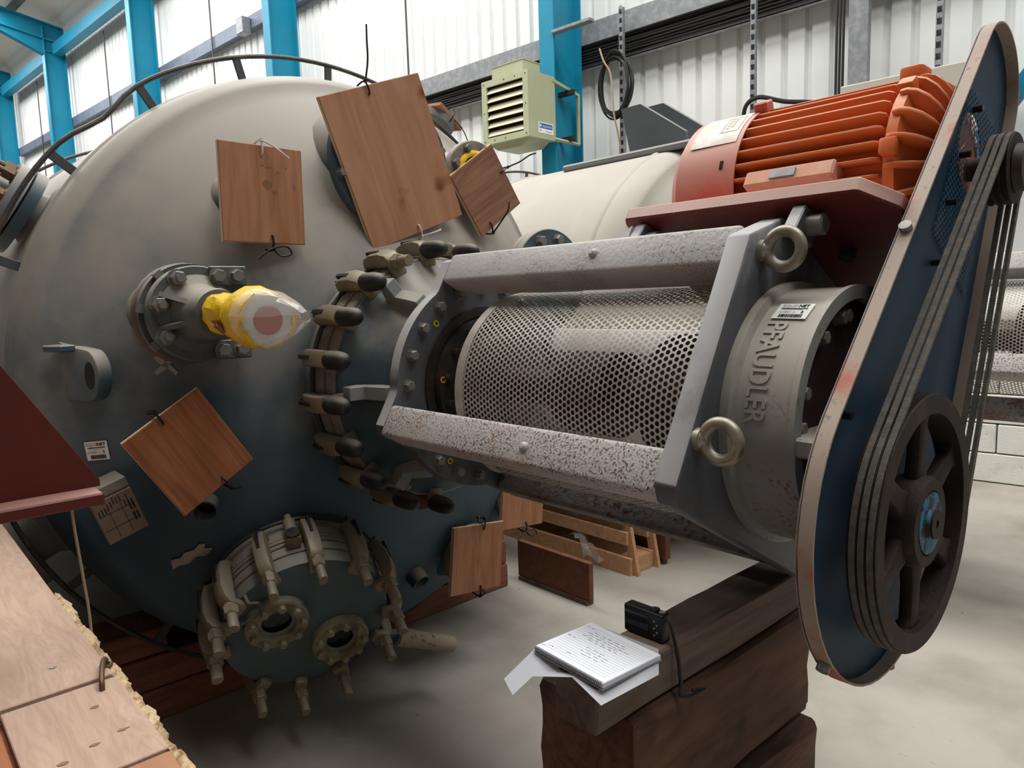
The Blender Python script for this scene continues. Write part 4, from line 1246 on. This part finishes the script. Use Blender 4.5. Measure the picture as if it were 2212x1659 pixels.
# ================================================================== PLYWOOD BLANKS TIED OVER THE NOZZLES
def tie(par, fr, x, y, dx, dy, tail, m, seed):
    """cable tie through the board at (x, y) going over the edge in direction (dx, dy), with a free tail"""
    e = Vector((dx, dy, 0))
    p = Vector((x, y, 0.010))
    n = Vector((-dy, dx, 0))
    bm = nb()
    tube(bm, spline([p - Vector((0, 0, 0.012)), p + e * 0.004 + Vector((0, 0, 0.004)), p + e * 0.03 + Vector((0, 0, 0.006)), p + e * 0.045 - Vector((0, 0, 0.008)), p + e * 0.04 - Vector((0, 0, 0.05))], 5), 0.0033, 6)
    h = p + e * 0.043 + Vector((0, 0, 0.004))
    cbox(bm, (0, 0, 0), (0.010, 0.009, 0.008), T(h))
    if tail == 'loop':
        tube(bm, spline([h, h + e * 0.02 + n * 0.02 + Vector((0, 0, 0.012)), h + n * 0.05 + e * 0.012 + Vector((0, 0, 0.016)), h + n * 0.035 - e * 0.01 + Vector((0, 0, 0.012)), h - n * 0.01 - e * 0.0 + Vector((0, 0, 0.006)), h - n * 0.05 + e * 0.03 + Vector((0, 0, 0.004))], 6), 0.003, 6)
    else:
        t = Vector(tail)
        tube(bm, spline([h, h + t * 0.35 + Vector((0, 0, 0.012)), h + t * 0.7 + n * 0.006 + Vector((0, 0, 0.014)), h + t], 6), 0.0032, 6)
    obj('cable_tie', bm, m, par, fr)
def board(v, z, u, w_, h_, a, m, lab, ties):
    fr = AX1 @ T((v, z, u)) @ RZ(a)
    b = empty('plywood_board', fr @ T((0, -h_ / 2, 0)), lab, 'plywood board', 'plywood blanks tied over the nozzles')
    bm = nb(); cbox(bm, (0, 0, 0), (w_, h_, 0.018)); bevel(bm, 0.0015)
    obj('panel', bm, m, b, fr)
    bm = nb(); box(bm, -w_ / 2 - 0.0006, w_ / 2 + 0.0006, -h_ / 2 - 0.0006, h_ / 2 + 0.0006, -0.007, 0.005)
    obj('edge_veneer', bm, M['plyedge'], b, fr)
    for i, t in enumerate(ties):
        tie(b, fr, *t, i)
    return b
ba = board(-0.487, 0.588, -0.2, 0.256, 0.287, -1, M['ply'], 'square plywood board with reddish stains on the upper left nozzle',
      [(0.0, 0.115, 0, 1, (0.07, -0.05, 0.03), M['tiewhite']), (0.02, -0.12, 0, -1, 'loop', M['tie'])])
fa = AX1 @ T((-0.487, 0.588, -0.2)) @ RZ(-1)
for k, (x, y, w_, h_) in enumerate([(0.0, 0.085, 0.012, 0.006), (0.02, 0.082, 0.03, 0.007), (0.05, 0.07, 0.008, 0.006), (0.012, 0.03, 0.035, 0.03), (0.035, 0.01, 0.025, 0.012), (0.10, 0.03, 0.014, 0.016), (0.075, 0.085, 0.006, 0.006)]):
    bm = nb(); prism(bm, [(x + w_ / 2 * math.cos(a) * random.uniform(0.6, 1.1), y + h_ / 2 * math.sin(a) * random.uniform(0.6, 1.1)) for a in [2 * PI * i / 11 for i in range(11)]], 0.0088, 0.0094)
    obj('stain', bm, M['browntape'], ba, fa)
board(-0.006, 0.735, -0.2, 0.412, 0.505, 20, M['plyb'], 'largest plywood board, tilted, tied over the top nozzle of the dished head',
      [(-0.02, 0.222, 0, 1, (0.06, 0.16, 0.02), M['tie']), (0.0, -0.225, 0, -1, (0.07, 0.0, 0.02), M['tiewhite'])])
board(0.425, 0.672, -0.232, 0.25, 0.26, 34, M['plyc'], 'small dark plywood board turned diagonal, right of the largest board',
      [(0.10, 0.02, 1, 0, (0.14, -0.02, 0.03), M['tie']), (-0.06, -0.105, -0.3, -0.95, (0.10, 0.07, 0.05), M['tie'])])
board(-0.756, -0.156, -0.2, 0.248, 0.277, 32, M['plyd'], 'reddish plywood board turned diagonal, left of the manhole',
      [(-0.01, 0.115, 0, 1, (-0.02, 0.02, 0.03), M['tie']), (0.02, -0.118, 0, -1, (0.02, -0.01, 0.02), M['tie'])])
board(0.335, -0.785, -0.26, 0.262, 0.272, -7, M['ply'], 'upright plywood board low on the right of the dished head, over the floor',
      [(0.02, 0.115, 0, 1, 'loop', M['tie']), (0.02, -0.115, 0, -1, (0.0, 0.03, 0.01), M['tie'])])
board(0.68, -0.625, -0.35, 0.25, 0.26, -6, M['ply'], 'plywood board half hidden under the rusted lower beam',
      [(0.02, -0.11, 0, -1, 'loop', M['tie'])])

# ================================================================== TAPED VALVE
nozzle(AX1, V1, -0.715, 0.239, -0.245, 0.085, 0.147, flange_m=M['rustring'])
vf = AX1 @ T((-0.715, 0.239, 0))
va = empty('flanged_valve', vf @ T((0, -0.135, -0.2)), 'cast valve wrapped in yellow tape on the left of the dished head', 'valve')
bm = nb(); lathe(bm, [(0.03, -0.243), (0.143, -0.243), (0.143, -0.215), (0.03, -0.215)], 48); obj('spacer_flange', bm, M['valve'], va, vf)
bm = nb()
pl = [(0.135 * math.cos(a), 0.135 * math.sin(a)) for a in [R(75 + 210 * k / 40) for k in range(41)]] + [(0.115, -0.128), (0.142, -0.10), (0.142, 0.10), (0.115, 0.125)]
prism(bm, pl, -0.195, -0.158); bevel(bm, 0.003)
mf_ = obj('main_flange', bm, M['valve'], va, vf)
bm = nb(); lathe(bm, [(0.11, -0.158), (0.085, -0.14), (0.072, -0.10), (0.068, -0.02), (0.064, 0.0), (0.045, 0.004), (0, 0.004)], 40); obj('bonnet', bm, M['valve'], va, vf)
for a in (150, 200):
    bm = nb(); prism(bm, [(0.05, -0.158), (0.118, -0.158), (0.066, -0.06), (0.05, -0.06)], -0.007, 0.007, Matrix(((1, 0, 0, 0), (0, 0, 1, 0), (0, 1, 0, 0), (0, 0, 0, 1)))); obj('web', bm, M['valve'], va, vf @ RZ(a))
for y in (-0.105, 0.105):
    bm = nb(); box(bm, 0.035, 0.139, y - 0.028, y + 0.028, -0.16, -0.145); bevel(bm, 0.003); obj('pad', bm, M['valve'], va, vf)
vb = boltmesh(0.021, 0.026, M['bolt'], 'valve_bolt', 0.012)
for a, r_ in ((118, 0.112), (165, 0.108), (212, 0.112), (72, 0.11), (288, 0.11)):
    if a in (118, 165, 212):
        obj('bolt', vb, None, va, vf @ RZ(a) @ T((r_, 0, -0.158)) @ RZ(a * 3))
vb2 = boltmesh(0.019, 0.022, M['bolt'], 'valve_bolt_small')
for x, y in ((0.055, 0.105), (0.108, 0.105), (0.055, -0.105), (0.108, -0.105)):
    obj('bolt', vb2, None, va, vf @ T((x, y, -0.146)) @ RZ(x * 900))
for a in (128, 172, 218):
    bm = nb(); box(bm, 0.115, 0.15, -0.012, 0.012, -0.215, -0.195); obj('stud', bm, M['bolt'], va, vf @ RZ(a))
def crumple(bm, amp, seed):
    rnd = random.Random(seed)
    for v in bm.verts:
        v.co += Vector((rnd.uniform(-amp, amp), rnd.uniform(-amp, amp), rnd.uniform(-amp, amp)))
    return bm
tf = vf @ RY(0)
bm = nb(); lathe(bm, [(0.046, 0.0), (0.054, 0.02), (0.055, 0.06), (0.050, 0.085), (0.042, 0.11), (0.05, 0.14), (0.052, 0.17)], 22); crumple(bm, 0.003, 2); obj('yellow_tape', bm, M['yellow'], va, tf)
tg = vf @ T((0.005, -0.006, 0.17)) @ RX(4) @ RY(-6)
bm = nb(); lathe(bm, [(0.05, 0.0), (0.072, 0.02), (0.075, 0.06), (0.07, 0.12), (0.066, 0.15), (0.058, 0.152)], 22); crumple(bm, 0.003, 4); obj('yellow_tape', bm, M['yellow'], va, tg)
bm = nb(); lathe(bm, [(0.0545, 0.065), (0.0565, 0.10), (0.0765, 0.17), (0.0775, 0.195)], 10, None, R(200), R(300)); crumple(bm, 0.003, 5); obj('brown_tape', bm, M['browntape'], va, tf)
bm = nb(); lathe(bm, [(0.062, 0.145), (0.062, 0.152), (0, 0.153)], 24); obj('end_disc', bm, M['plasticfilm'], va, tg)
bm = nb(); lathe(bm, [(0.034, 0.1535), (0.032, 0.157), (0, 0.158)], 24); obj('red_cap', bm, M['redcap'], va, tg)
bm = nb()
lathe(bm, [(0.069, 0.12), (0.062, 0.17), (0.042, 0.215), (0.022, 0.25), (0.012, 0.275)], 16, T((0.0, 0, 0)) @ Matrix.Shear('XY', 4, (0.35, 0.06)) @ T((-0.05, 0, 0)))
crumple(bm, 0.005, 6)
obj('clear_film', bm, M['film'], va, tg)

# ================================================================== MANHOLE
mn = Vector((-0.25, -0.4, 0.88)).normalized()
mx_ = (Vector((1, 0, 0)) - mn * mn.x).normalized()
my_ = mn.cross(mx_)
MH = AX1 @ T((-0.445, -0.774, -0.176)) @ Matrix((mx_, my_, mn)).transposed().to_4x4()
bm = nb(); lathe(bm, [(0.34, -0.34), (0.29, -0.26), (0.262, -0.21), (0.255, -0.13)], 64); mk_ = obj('manhole_neck', bm, M['head'], V1, MH)
bm = nb(); torus(bm, 0.288, 0.006, T((0, 0, -0.186)), 72, 6); obj('wire_ring', bm, M['steelrod'], mk_, MH)
for z0, z1, r_ in ((-0.165, -0.128, 0.268), (-0.124, -0.092, 0.272), (-0.087, -0.05, 0.272)):
    bm = nb(); lathe(bm, [(0.24, z0), (r_ - 0.003, z0), (r_, z0 + 0.004), (r_, z1 - 0.004), (r_ - 0.003, z1), (0.24, z1)], 72); obj('flange', bm, M['ring'], mk_, MH)
bm = nb(); lathe(bm, [(0.278, -0.108), (0.278, -0.104), (0.27, -0.104)], 72); obj('band', bm, M['ring'], mk_, MH)
mc = empty('manhole_cover', MH @ T((0, -0.26, 0)), 'round teal manhole cover with two sight glasses under the vessel head', 'manhole cover')
bm = nb(); lathe(bm, [(0, -0.046), (0.268, -0.046), (0.270, -0.03), (0.264, 0.0), (0.245, 0.004), (0, 0.006)], 72); obj('disc', bm, M['teal'], mc, MH)
sb = boltmesh(0.0125, 0.018, M['sight'], 'sight_bolt')
for (x, y), r_ in (((-0.106, 0.044), 0.098), ((0.113, -0.071), 0.094)):
    f = MH @ T((x, y, 0.005))
    bm = nb(); lathe(bm, [(r_ * 0.62, 0), (r_, 0), (r_, 0.026), (r_ - 0.005, 0.031), (r_ * 0.60, 0.031), (r_ * 0.58, 0.022), (r_ * 0.53, 0.010), (r_ * 0.53, 0.0)], 48, None, closed=True); s_ = obj('sight_ring', bm, M['sight'], mc, f)
    bm = nb(); lathe(bm, [(r_ * 0.6, 0.003), (0, 0.003)], 32); obj('pane', bm, M['glass'], s_, f)
    bm = nb(); torus(bm, r_ * 0.53, 0.006, T((0, 0, 0.012)), 40, 6); obj('gasket', bm, M['pipegrey'], s_, f)
    for k in range(9):
        a = 2 * PI * (k + 0.2) / 9
        obj('bolt', sb, None, s_, f @ T((math.cos(a) * r_ * 0.80, math.sin(a) * r_ * 0.80, 0.031)))
bm = nb(); tube(bm, spline([(-0.21, 0.155, 0.0), (-0.20, 0.15, 0.03), (-0.175, 0.155, 0.04), (-0.165, 0.12, 0.04), (-0.20, 0.075, 0.03), (-0.235, 0.04, 0.015)], 6), 0.005, 6); obj('handle', bm, M['bluepaint'], mc, MH)
bm = nb(); box(bm, 0.245, 0.31, -0.16, -0.10, -0.06, 0.0); box(bm, 0.29, 0.36, -0.18, -0.13, -0.045, -0.01); bevel(bm, 0.006); hg = obj('hinge_bracket', bm, M['bluepaint'], mc, MH)
bm = nb(); tube(bm, [(0.34, -0.15, -0.02), (0.40, -0.17, -0.02)], 0.034, 14); tube(bm, [(0.40, -0.17, -0.02), (0.575, -0.238, -0.02)], 0.031, 16); obj('lever', bm, M['lever'], hg, MH)
ml = {151: 'manhole clamp with bolt, upper left of the cover', 122: 'manhole clamp with a bright brass bolt above the left sight glass', 93: 'manhole clamp at the top of the cover beside the small valve', 64: 'manhole clamp at the upper right of the cover',
      35: 'dark manhole clamp at the right shoulder of the cover', 4: 'dark manhole clamp on the right just above the lever', -20: 'dark manhole clamp right at the lever hinge', 171: 'manhole clamp at the far left of the cover, upper one',
      -167: 'manhole clamp at the far left of the cover, lower one', -59: 'shaded manhole clamp under the right sight glass', -88: 'shaded manhole clamp at the very bottom of the cover', -117: 'shaded manhole clamp at the bottom left of the cover'}
for a, lab in ml.items():
    clamp(MH @ RZ(a) @ T((0.272, 0, -0.002)) @ Matrix.Diagonal((1.0, 0.82, 1.22, 1.0)), CM_NUT, 'bolt', lab, 'clamps around the manhole')
bm = nb(); cyl(bm, (0, 0, -0.16), (0, 0, -0.105), 0.020, seg=14); cyl(bm, (0, 0, -0.105), (0, 0, -0.06), 0.024, seg=14); cyl(bm, (0, 0, -0.19), (0, 0, -0.16), 0.012, seg=10)
rv = obj('relief_valve', bm, M['olive'], mk_, MH @ RZ(103) @ T((0.30, 0, 0)))
bm = nb(); lathe(bm, [(0, 0), (0.022, 0), (0.022, 0.006), (0.008, 0.008), (0, 0.008)], 14); obj('end_plug', bm, M['dark'], rv, MH @ RZ(103) @ T((0.322, 0, -0.08)) @ RY(90))

# ================================================================== TIMBER, CRATES, FLOOR ITEMS
GF = T((-0.2393, 2.4162, 0)) @ Matrix.Rotation(AZ, 4, 'Z')
def G(u, v, z): return Vector((v, -u, z))
def gbox(bm, u0, u1, v0, v1, z0, z1): return box(bm, v0, v1, -u1, -u0, z0, z1)
def rough(bm, amp, seed, cuts=5):
    rnd = random.Random(seed)
    bmesh.ops.subdivide_edges(bm, edges=[e for e in bm.edges if e.calc_length() > 0.2], cuts=cuts, use_grid_fill=True)
    for v in bm.verts:
        v.co += Vector((rnd.uniform(-amp, amp), rnd.uniform(-amp, amp), rnd.uniform(-amp, amp)))
    return bm
bm = nb(); gbox(bm, 1.089, 1.190, -0.585, 0.42, 0.757, 0.846); rough(bm, 0.002, 1, 6); bevel(bm, 0.004, 1, 50)
obj('support_timber', bm, M['timber'], None, GF, 'square weathered timber carrying the drive, with the notebook on it', 'timber', 'timber stack under the drive')
lay = [(0.500, 0.752, 0.960, 1.205, -0.505, 0.165, 'upper'), (0.250, 0.495, 0.975, 1.235, -0.49, 0.15, 'middle'), (0.0, 0.245, 0.95, 1.225, -0.515, 0.165, 'lowest')]
for i, (z0, z1, u0, u1, v0, v1, nm) in enumerate(lay):
    bm = nb(); gbox(bm, u0, u1, v0, v1, z0, z1); bevel(bm, 0.018, 2); rough(bm, 0.003, 10 + i, 4)
    obj('sleeper', bm, M['sleeper'], None, GF, '%s dark stained railway sleeper in the stack under the drive' % nm, 'timber', 'timber stack under the drive')
# cradle timbers under the vessels
def cradle(dv, du, m, who, cut=-9):
    parts = [(0.0, 0.120, -1.10, 0.97, 'long base timber'), (0.123, 0.245, -1.06, -0.47, 'middle chock on the left'), (0.123, 0.245, 0.50, 0.97, 'middle chock on the right'), (0.248, 0.345, -1.02, -0.70, 'top chock on the left'), (0.248, 0.345, 0.72, 0.965, 'top chock on the right')]
    for i, (z0, z1, v0, v1, nm) in enumerate(parts):
        if v1 <= cut + 0.05:
            continue
        v0 = max(v0, cut)
        bm = nb(); gbox(bm, -1.02 + du, -0.79 + du - 0.004 * i, v0 + dv, v1 + dv, z0, z1); bevel(bm, 0.006)
        obj('cradle_timber', bm, m, None, GF, '%s of the cradle under the %s' % (nm, who), 'timber', 'cradle timbers under the ' + who)
cradle(0, 0, M['cradle'], 'near vessel')
cradle(2.39, 0.15, M['cradle'], 'rear cream vessel', -0.54)
# plank standing on edge
bm = nb(); gbox(bm, -0.82, -0.31, 1.068, 1.098, 0.022, 0.215); bevel(bm, 0.002)
pk = obj('standing_plank', bm, M['plank'], None, GF, 'brown plank standing on its long edge on the floor beside the vessel', 'plank')
bm = nb(); gbox(bm, -0.81, -0.32, 1.06, 1.106, 0.0, 0.022); obj('skid', bm, M['timber'], pk, GF)
# slatted pine cradle
pc_ = empty('slatted_crate', GF @ T(G(-0.9, 1.6, 0)), 'open slatted pine crate on the floor behind the brown plank', 'crate')
for v0, v1, dz in ((1.50, 1.522, 0.0), (1.68, 1.702, 0.0)):
    for z0, z1, ue in ((0.0, 0.095, -0.405), (0.165, 0.235, -0.43), (0.275, 0.335, -0.45)):
        bm = nb(); gbox(bm, -1.55, ue, v0, v1, z0, z1); bevel(bm, 0.0015); obj('slat', bm, M['pine'], pc_, GF)
    for u0 in (-0.46, -1.5):
        bm = nb(); v = addv(bm, [G(u, v_, z) for z, du_ in ((0.0, 0.04), (0.36, -0.03)) for v_ in (v0 + 0.0225, v0 + 0.045) for u in (u0 + du_, u0 + du_ + 0.05)])
        for f_ in ((0, 2, 3, 1), (4, 5, 7, 6), (0, 1, 5, 4), (2, 6, 7, 3), (0, 4, 6, 2), (1, 3, 7, 5)):
            bm.faces.new([v[q] for q in f_])
        obj('post', bm, M['pine'], pc_, GF)
for u0 in (-0.50, -0.95, -1.4):
    bm = nb(); gbox(bm, u0, u0 + 0.095, 1.523, 1.679, 0.0, 0.09); bevel(bm, 0.0015); obj('cross_bar', bm, M['pine'], pc_, GF)
bm = nb(); gbox(bm, -1.6, -0.36, 1.755, 1.80, 0.03, 0.26); bevel(bm, 0.002)
bk = obj('brown_board', bm, M['plank'], None, GF, 'thick brown board standing right behind the slatted pine crate', 'board')
bm = nb(); gbox(bm, -1.5, -0.38, 1.76, 1.795, 0.0, 0.03); obj('skid', bm, M['timber'], bk, GF)
# polythene scrap
bm = nb()
rnd = random.Random(5)
gr = [[None] * 6 for _ in range(12)]
path = spline([G(-0.98, 1.585, 0.235), G(-0.88, 1.56, 0.27), G(-0.78, 1.51, 0.15), G(-0.66, 1.47, 0.10), G(-0.62, 1.455, 0.02)], 3)[:12]
for i, p in enumerate(path):
    wd = 0.02 + 0.055 * i / 11
    for j in range(6):
        gr[i][j] = bm.verts.new(p + G((j - 2.5) / 2.5 * wd, rnd.uniform(-0.012, 0.012), rnd.uniform(-0.012, 0.018)))
for i in range(len(path) - 1):
    for j in range(5):
        bm.faces.new((gr[i][j], gr[i + 1][j], gr[i + 1][j + 1], gr[i][j + 1]))
obj('polythene_scrap', bm, M['film'], None, GF, 'crumpled clear polythene scrap hanging over the slatted crate', 'plastic film')

# ---- packing crate at lower left
ZC = 0.88
cr = empty('packing_crate', GF @ T(G(0, -1.6, 0)), 'large pale plywood packing crate in the left foreground, edge splintered', 'crate')
bm = nb(); gbox(bm, -2.4, 1.55, -2.05, -1.19, 0.0, ZC - 0.02); obj('carcass', bm, M['crateside'], cr, GF)
edge = []
def topboard(u0, u1, v0, v1, z0, z1, m, skew=0.0):
    bm = nb()
    v = addv(bm, [G(u, v_, z) for z in (z0, z1) for v_ in (v0, v1) for u in (u0 + (skew if v_ == v0 else 0), u1 + (skew if v_ == v0 else 0))])
    for f_ in ((0, 2, 3, 1), (4, 5, 7, 6), (0, 1, 5, 4), (2, 6, 7, 3), (0, 4, 6, 2), (1, 3, 7, 5)):
        bm.faces.new([v[q] for q in f_])
    bevel(bm, 0.0015)
    return obj('top_board', bm, m, cr, GF)
topboard(-2.4, 0.605, -2.05, -1.172, ZC - 0.019, ZC, M['crate'])
topboard(0.615, 0.895, -1.334, -1.168, ZC - 0.021, ZC - 0.002, M['crate'])
topboard(0.900, 1.55, -1.334, -1.166, ZC - 0.022, ZC - 0.004, M['plyb'])
topboard(0.615, 1.55, -2.05, -1.340, ZC - 0.022, ZC - 0.006, M['plyd'])
bm = nb()
rnd = random.Random(9)
n = 150
A_, B_, C_, D_ = [], [], [], []
for i in range(n + 1):
    u = 0.12 + (1.55 - 0.12) * i / n
    w_ = 0.010 + 0.008 * abs(math.sin(i * 0.16)) + 0.004 * rnd.uniform(-1, 1)
    if i == 0: w_ = 0.002
    A_.append(bm.verts.new(G(u, -1.171, ZC - 0.004 + rnd.uniform(-0.003, 0.002))))
    B_.append(bm.verts.new(G(u + rnd.uniform(-0.004, 0.004), -1.171 + w_ * 0.6, ZC - 0.001 + rnd.uniform(-0.004, 0.004))))
    C_.append(bm.verts.new(G(u + rnd.uniform(-0.004, 0.004), -1.171 + w_, ZC - 0.012 + rnd.uniform(-0.006, 0.004))))
    D_.append(bm.verts.new(G(u, -1.176, ZC - 0.05)))
for i in range(n):
    for X_, Y_ in ((A_, B_), (B_, C_), (C_, D_)):
        bm.faces.new((X_[i], X_[i + 1], Y_[i + 1], Y_[i]))
obj('splintered_edge', bm, M['splinter'], cr, GF)
bm = nb(); tube(bm, spline([G(0.565, -1.172, ZC - 0.01), G(0.567, -1.174, ZC + 0.012), G(0.60, -1.185, ZC + 0.018), G(0.645, -1.197, ZC + 0.012), G(0.652, -1.199, ZC - 0.01)], 6), 0.0045, 8)
obj('staple', bm, M['brass'], cr, GF)
bm = nb(); torus(bm, 0.008, 0.003, GF.inverted() @ GF @ T(G(0.567, -1.173, ZC + 0.001)), 18, 6); obj('staple_washer', bm, M['brass'], cr, GF)
for (u, v) in ((0.80, -1.205), (0.812, -1.245), (0.83, -1.29), (0.70, -1.22)):
    bm = nb(); prism(bm, [(0.008 * math.cos(a) * rnd.uniform(0.6, 1.2), 0.004 * math.sin(a) * rnd.uniform(0.7, 1.3)) for a in [2 * PI * i / 9 for i in range(9)]], 0, 0.0006, T(G(u, v, ZC - 0.0018)))
    obj('nail_hole', bm, M['browntape'], cr, GF)
for (u, v) in ((0.505, -1.243),):
    bm = nb(); lathe(bm, [(0, 0.0), (0.006, 0.0), (0.006, 0.0015), (0, 0.002)], 12, T(G(u, v, ZC))); obj('nail_head', bm, M['bolt'], cr, GF)

# ---- red bracket over the crate
rb = empty('red_bracket', AX1 @ T((-1.55, -0.363, 0.45)), 'dark red steel gusset bracket jutting in from the left edge', 'bracket')
bm = nb(); prism(bm, [(-1.130, -0.068), (-1.130, -0.056), (-1.335, 0.295), (-1.62, 0.295), (-1.62, -0.068)], 0.44, 0.452); bevel(bm, 0.001); obj('gusset', bm, M['redbracket'], rb, AX1)
bm = nb(); box(bm, -1.62, -1.138, -0.090, -0.068, 0.38, 0.515); bevel(bm, 0.003); obj('flange', bm, M['redbracket'], rb, AX1)
bm = nb(); box(bm, -1.62, -1.50, -0.362, -0.090, 0.40, 0.50); bevel(bm, 0.003); obj('post', bm, M['redbracket'], rb, AX1)
bm = nb(); tube(bm, spline([(-1.168, -0.10, 0.385), (-1.166, -0.16, 0.38), (-1.16, -0.26, 0.38), (-1.155, -0.36, 0.375), (-1.157, -0.62, 0.37)], 5), 0.0028, 6)
obj('twine', bm, M['rope'], None, AX1, 'thin twine hanging down from the red bracket beside the crate', 'twine')

# ---- notebook, loose sheet and camera on the timber
ZT = 0.8475
nf = GF @ T(G(1.123, -0.502, ZT + 0.004)) @ RZ(-4)
# local x = sideways (v), y = -u
ls = nb()
shp = [(-0.075, 0.095), (0.085, 0.085), (0.10, -0.055), (0.03, -0.115), (-0.10, -0.105), (-0.085, -0.02), (-0.115, 0.05)]
def sheetz(x, y):
    return -0.0015 - max(0.0, (-0.082 - x)) * 0.55
c0 = ls.verts.new((0, 0, -0.001))
vs = [ls.verts.new((x, y, sheetz(x, y))) for x, y in shp]
for i in range(len(vs)):
    ls.faces.new((c0, vs[i], vs[(i + 1) % len(vs)]))
v1_ = ls.verts.new((-0.165, 0.045, -0.034)); v2_ = ls.verts.new((-0.16, 0.075, -0.018))
ls.faces.new((vs[6], vs[0], v2_, v1_))
bmesh.ops.solidify(ls, geom=ls.faces[:], thickness=0.0006)
obj('loose_sheet', ls, M['paper'], None, nf, 'loose white sheet sticking out under the notebook', 'paper')
nbk = empty('notebook', nf, 'open spiral notebook with pencil notes on the timber', 'notebook')
bm = nb(); box(bm, -0.078, 0.068, -0.088, 0.088, 0.0006, 0.011); bevel(bm, 0.0012); obj('page_block', bm, M['paper'], nbk, nf)
bm = nb(); box(bm, -0.080, 0.070, -0.089, 0.089, -0.0008, 0.0006); obj('cover', bm, M['girt'], nbk, nf)
bm = nb()
pts = [(-0.074, -0.086 + i * 0.00172, 0) for i in range(101)]
prv = []
for i in range(400):
    t_ = i / 400
    prv.append((-0.0775 + 0.0035 * math.cos(i * 2 * PI / 9), -0.085 + 0.17 * t_, 0.0062 + 0.006 * math.sin(i * 2 * PI / 9)))
tube(bm, prv, 0.0005, 4)
obj('spiral', bm, M['inkblack'], nbk, nf)
bm = nb()
for k in range(20):
    y = -0.08 + k * 0.008
    cbox(bm, (0.0, y * 0.0 , 0.0), (0, 0, 0)) if False else None
for k in range(17):
    x = -0.062 + k * 0.0072
    cbox(bm, (x, 0.0, 0.01115), (0.0003, 0.160, 0.0002))
obj('ruling', bm, M['inkgrey'], nbk, nf)
bm = nb()
rnd = random.Random(21)
for row, (x, y0, n_) in enumerate([(0.050, 0.03, 2), (0.040, 0.0, 5), (0.033, 0.01, 6), (0.026, 0.0, 7), (0.019, 0.01, 6), (0.012, -0.01, 5), (0.000, 0.03, 2), (-0.010, -0.03, 3), (-0.018, -0.035, 4), (-0.026, -0.03, 4), (-0.034, -0.04, 3), (-0.05, -0.02, 1), (-0.055, 0.02, 1), (-0.062, 0.035, 1)]):
    y = y0 + 0.05
    for k in range(n_):
        L_ = rnd.uniform(0.006, 0.014)
        pts = [(x + rnd.uniform(-0.0016, 0.0016), y - i * L_ / 6, 0.0113) for i in range(7)]
        for a, b in zip(pts, pts[1:]):
            tube(bm, [a, b], 0.00035, 3)
        y -= L_ + rnd.uniform(0.003, 0.008)
obj('handwriting', bm, M['ink'], nbk, nf, kind='stuff')
cf = GF @ T(G(1.132, -0.372, ZT))
cmr = empty('compact_camera', cf, 'black compact camera standing on the timber beside the notebook', 'camera')
# local: y = -u (width), x = depth, z = up
bm = nb(); box(bm, -0.012, 0.014, -0.046, 0.046, 0.0, 0.055); bevel(bm, 0.004, 3); obj('body', bm, M['black'], cmr, cf)
bm = nb(); box(bm, -0.0135, -0.0118, -0.014, 0.041, 0.006, 0.046); bevel(bm, 0.0006); obj('screen', bm, M['screen'], cmr, cf)
bm = nb(); cyl(bm, (0.001, -0.02, 0.055), (0.001, -0.02, 0.059), 0.009, seg=20); obj('mode_dial', bm, M['black'], cmr, cf)
bm = nb(); cyl(bm, (0.001, -0.036, 0.055), (0.001, -0.036, 0.0575), 0.006, seg=16); obj('shutter_button', bm, M['bolt'], cmr, cf)
bm = nb(); lathe(bm, [(0.022, 0), (0.022, 0.008), (0.018, 0.014), (0, 0.014)], 28); obj('lens', bm, M['black'], cmr, cf @ T((0.013, 0.012, 0.027)) @ RY(90))
for k in range(5):
    bm = nb(); cyl(bm, (-0.0118, -0.027 - 0.006 * (k % 2), 0.012 + 0.007 * k), (-0.0132, -0.027 - 0.006 * (k % 2), 0.012 + 0.007 * k), 0.0022, seg=10); obj('button', bm, M['girt'], cmr, cf)
bm = nb()
sp_ = spline([(0.0, -0.046, 0.045), (0.0, -0.056, 0.035), (0.0, -0.066, 0.004), (0.0, -0.074, -0.03), (0.0, -0.078, -0.07), (-0.008, -0.083, -0.086), (0.01, -0.092, -0.092), (0.05, -0.096, -0.093), (0.03, -0.082, -0.093)], 6)
tube(bm, sp_, [0.0012 + 0.0028 * min(1, i / 14) for i in range(len(sp_))], 6)
obj('wrist_strap', bm, M['cable'], cmr, cf)
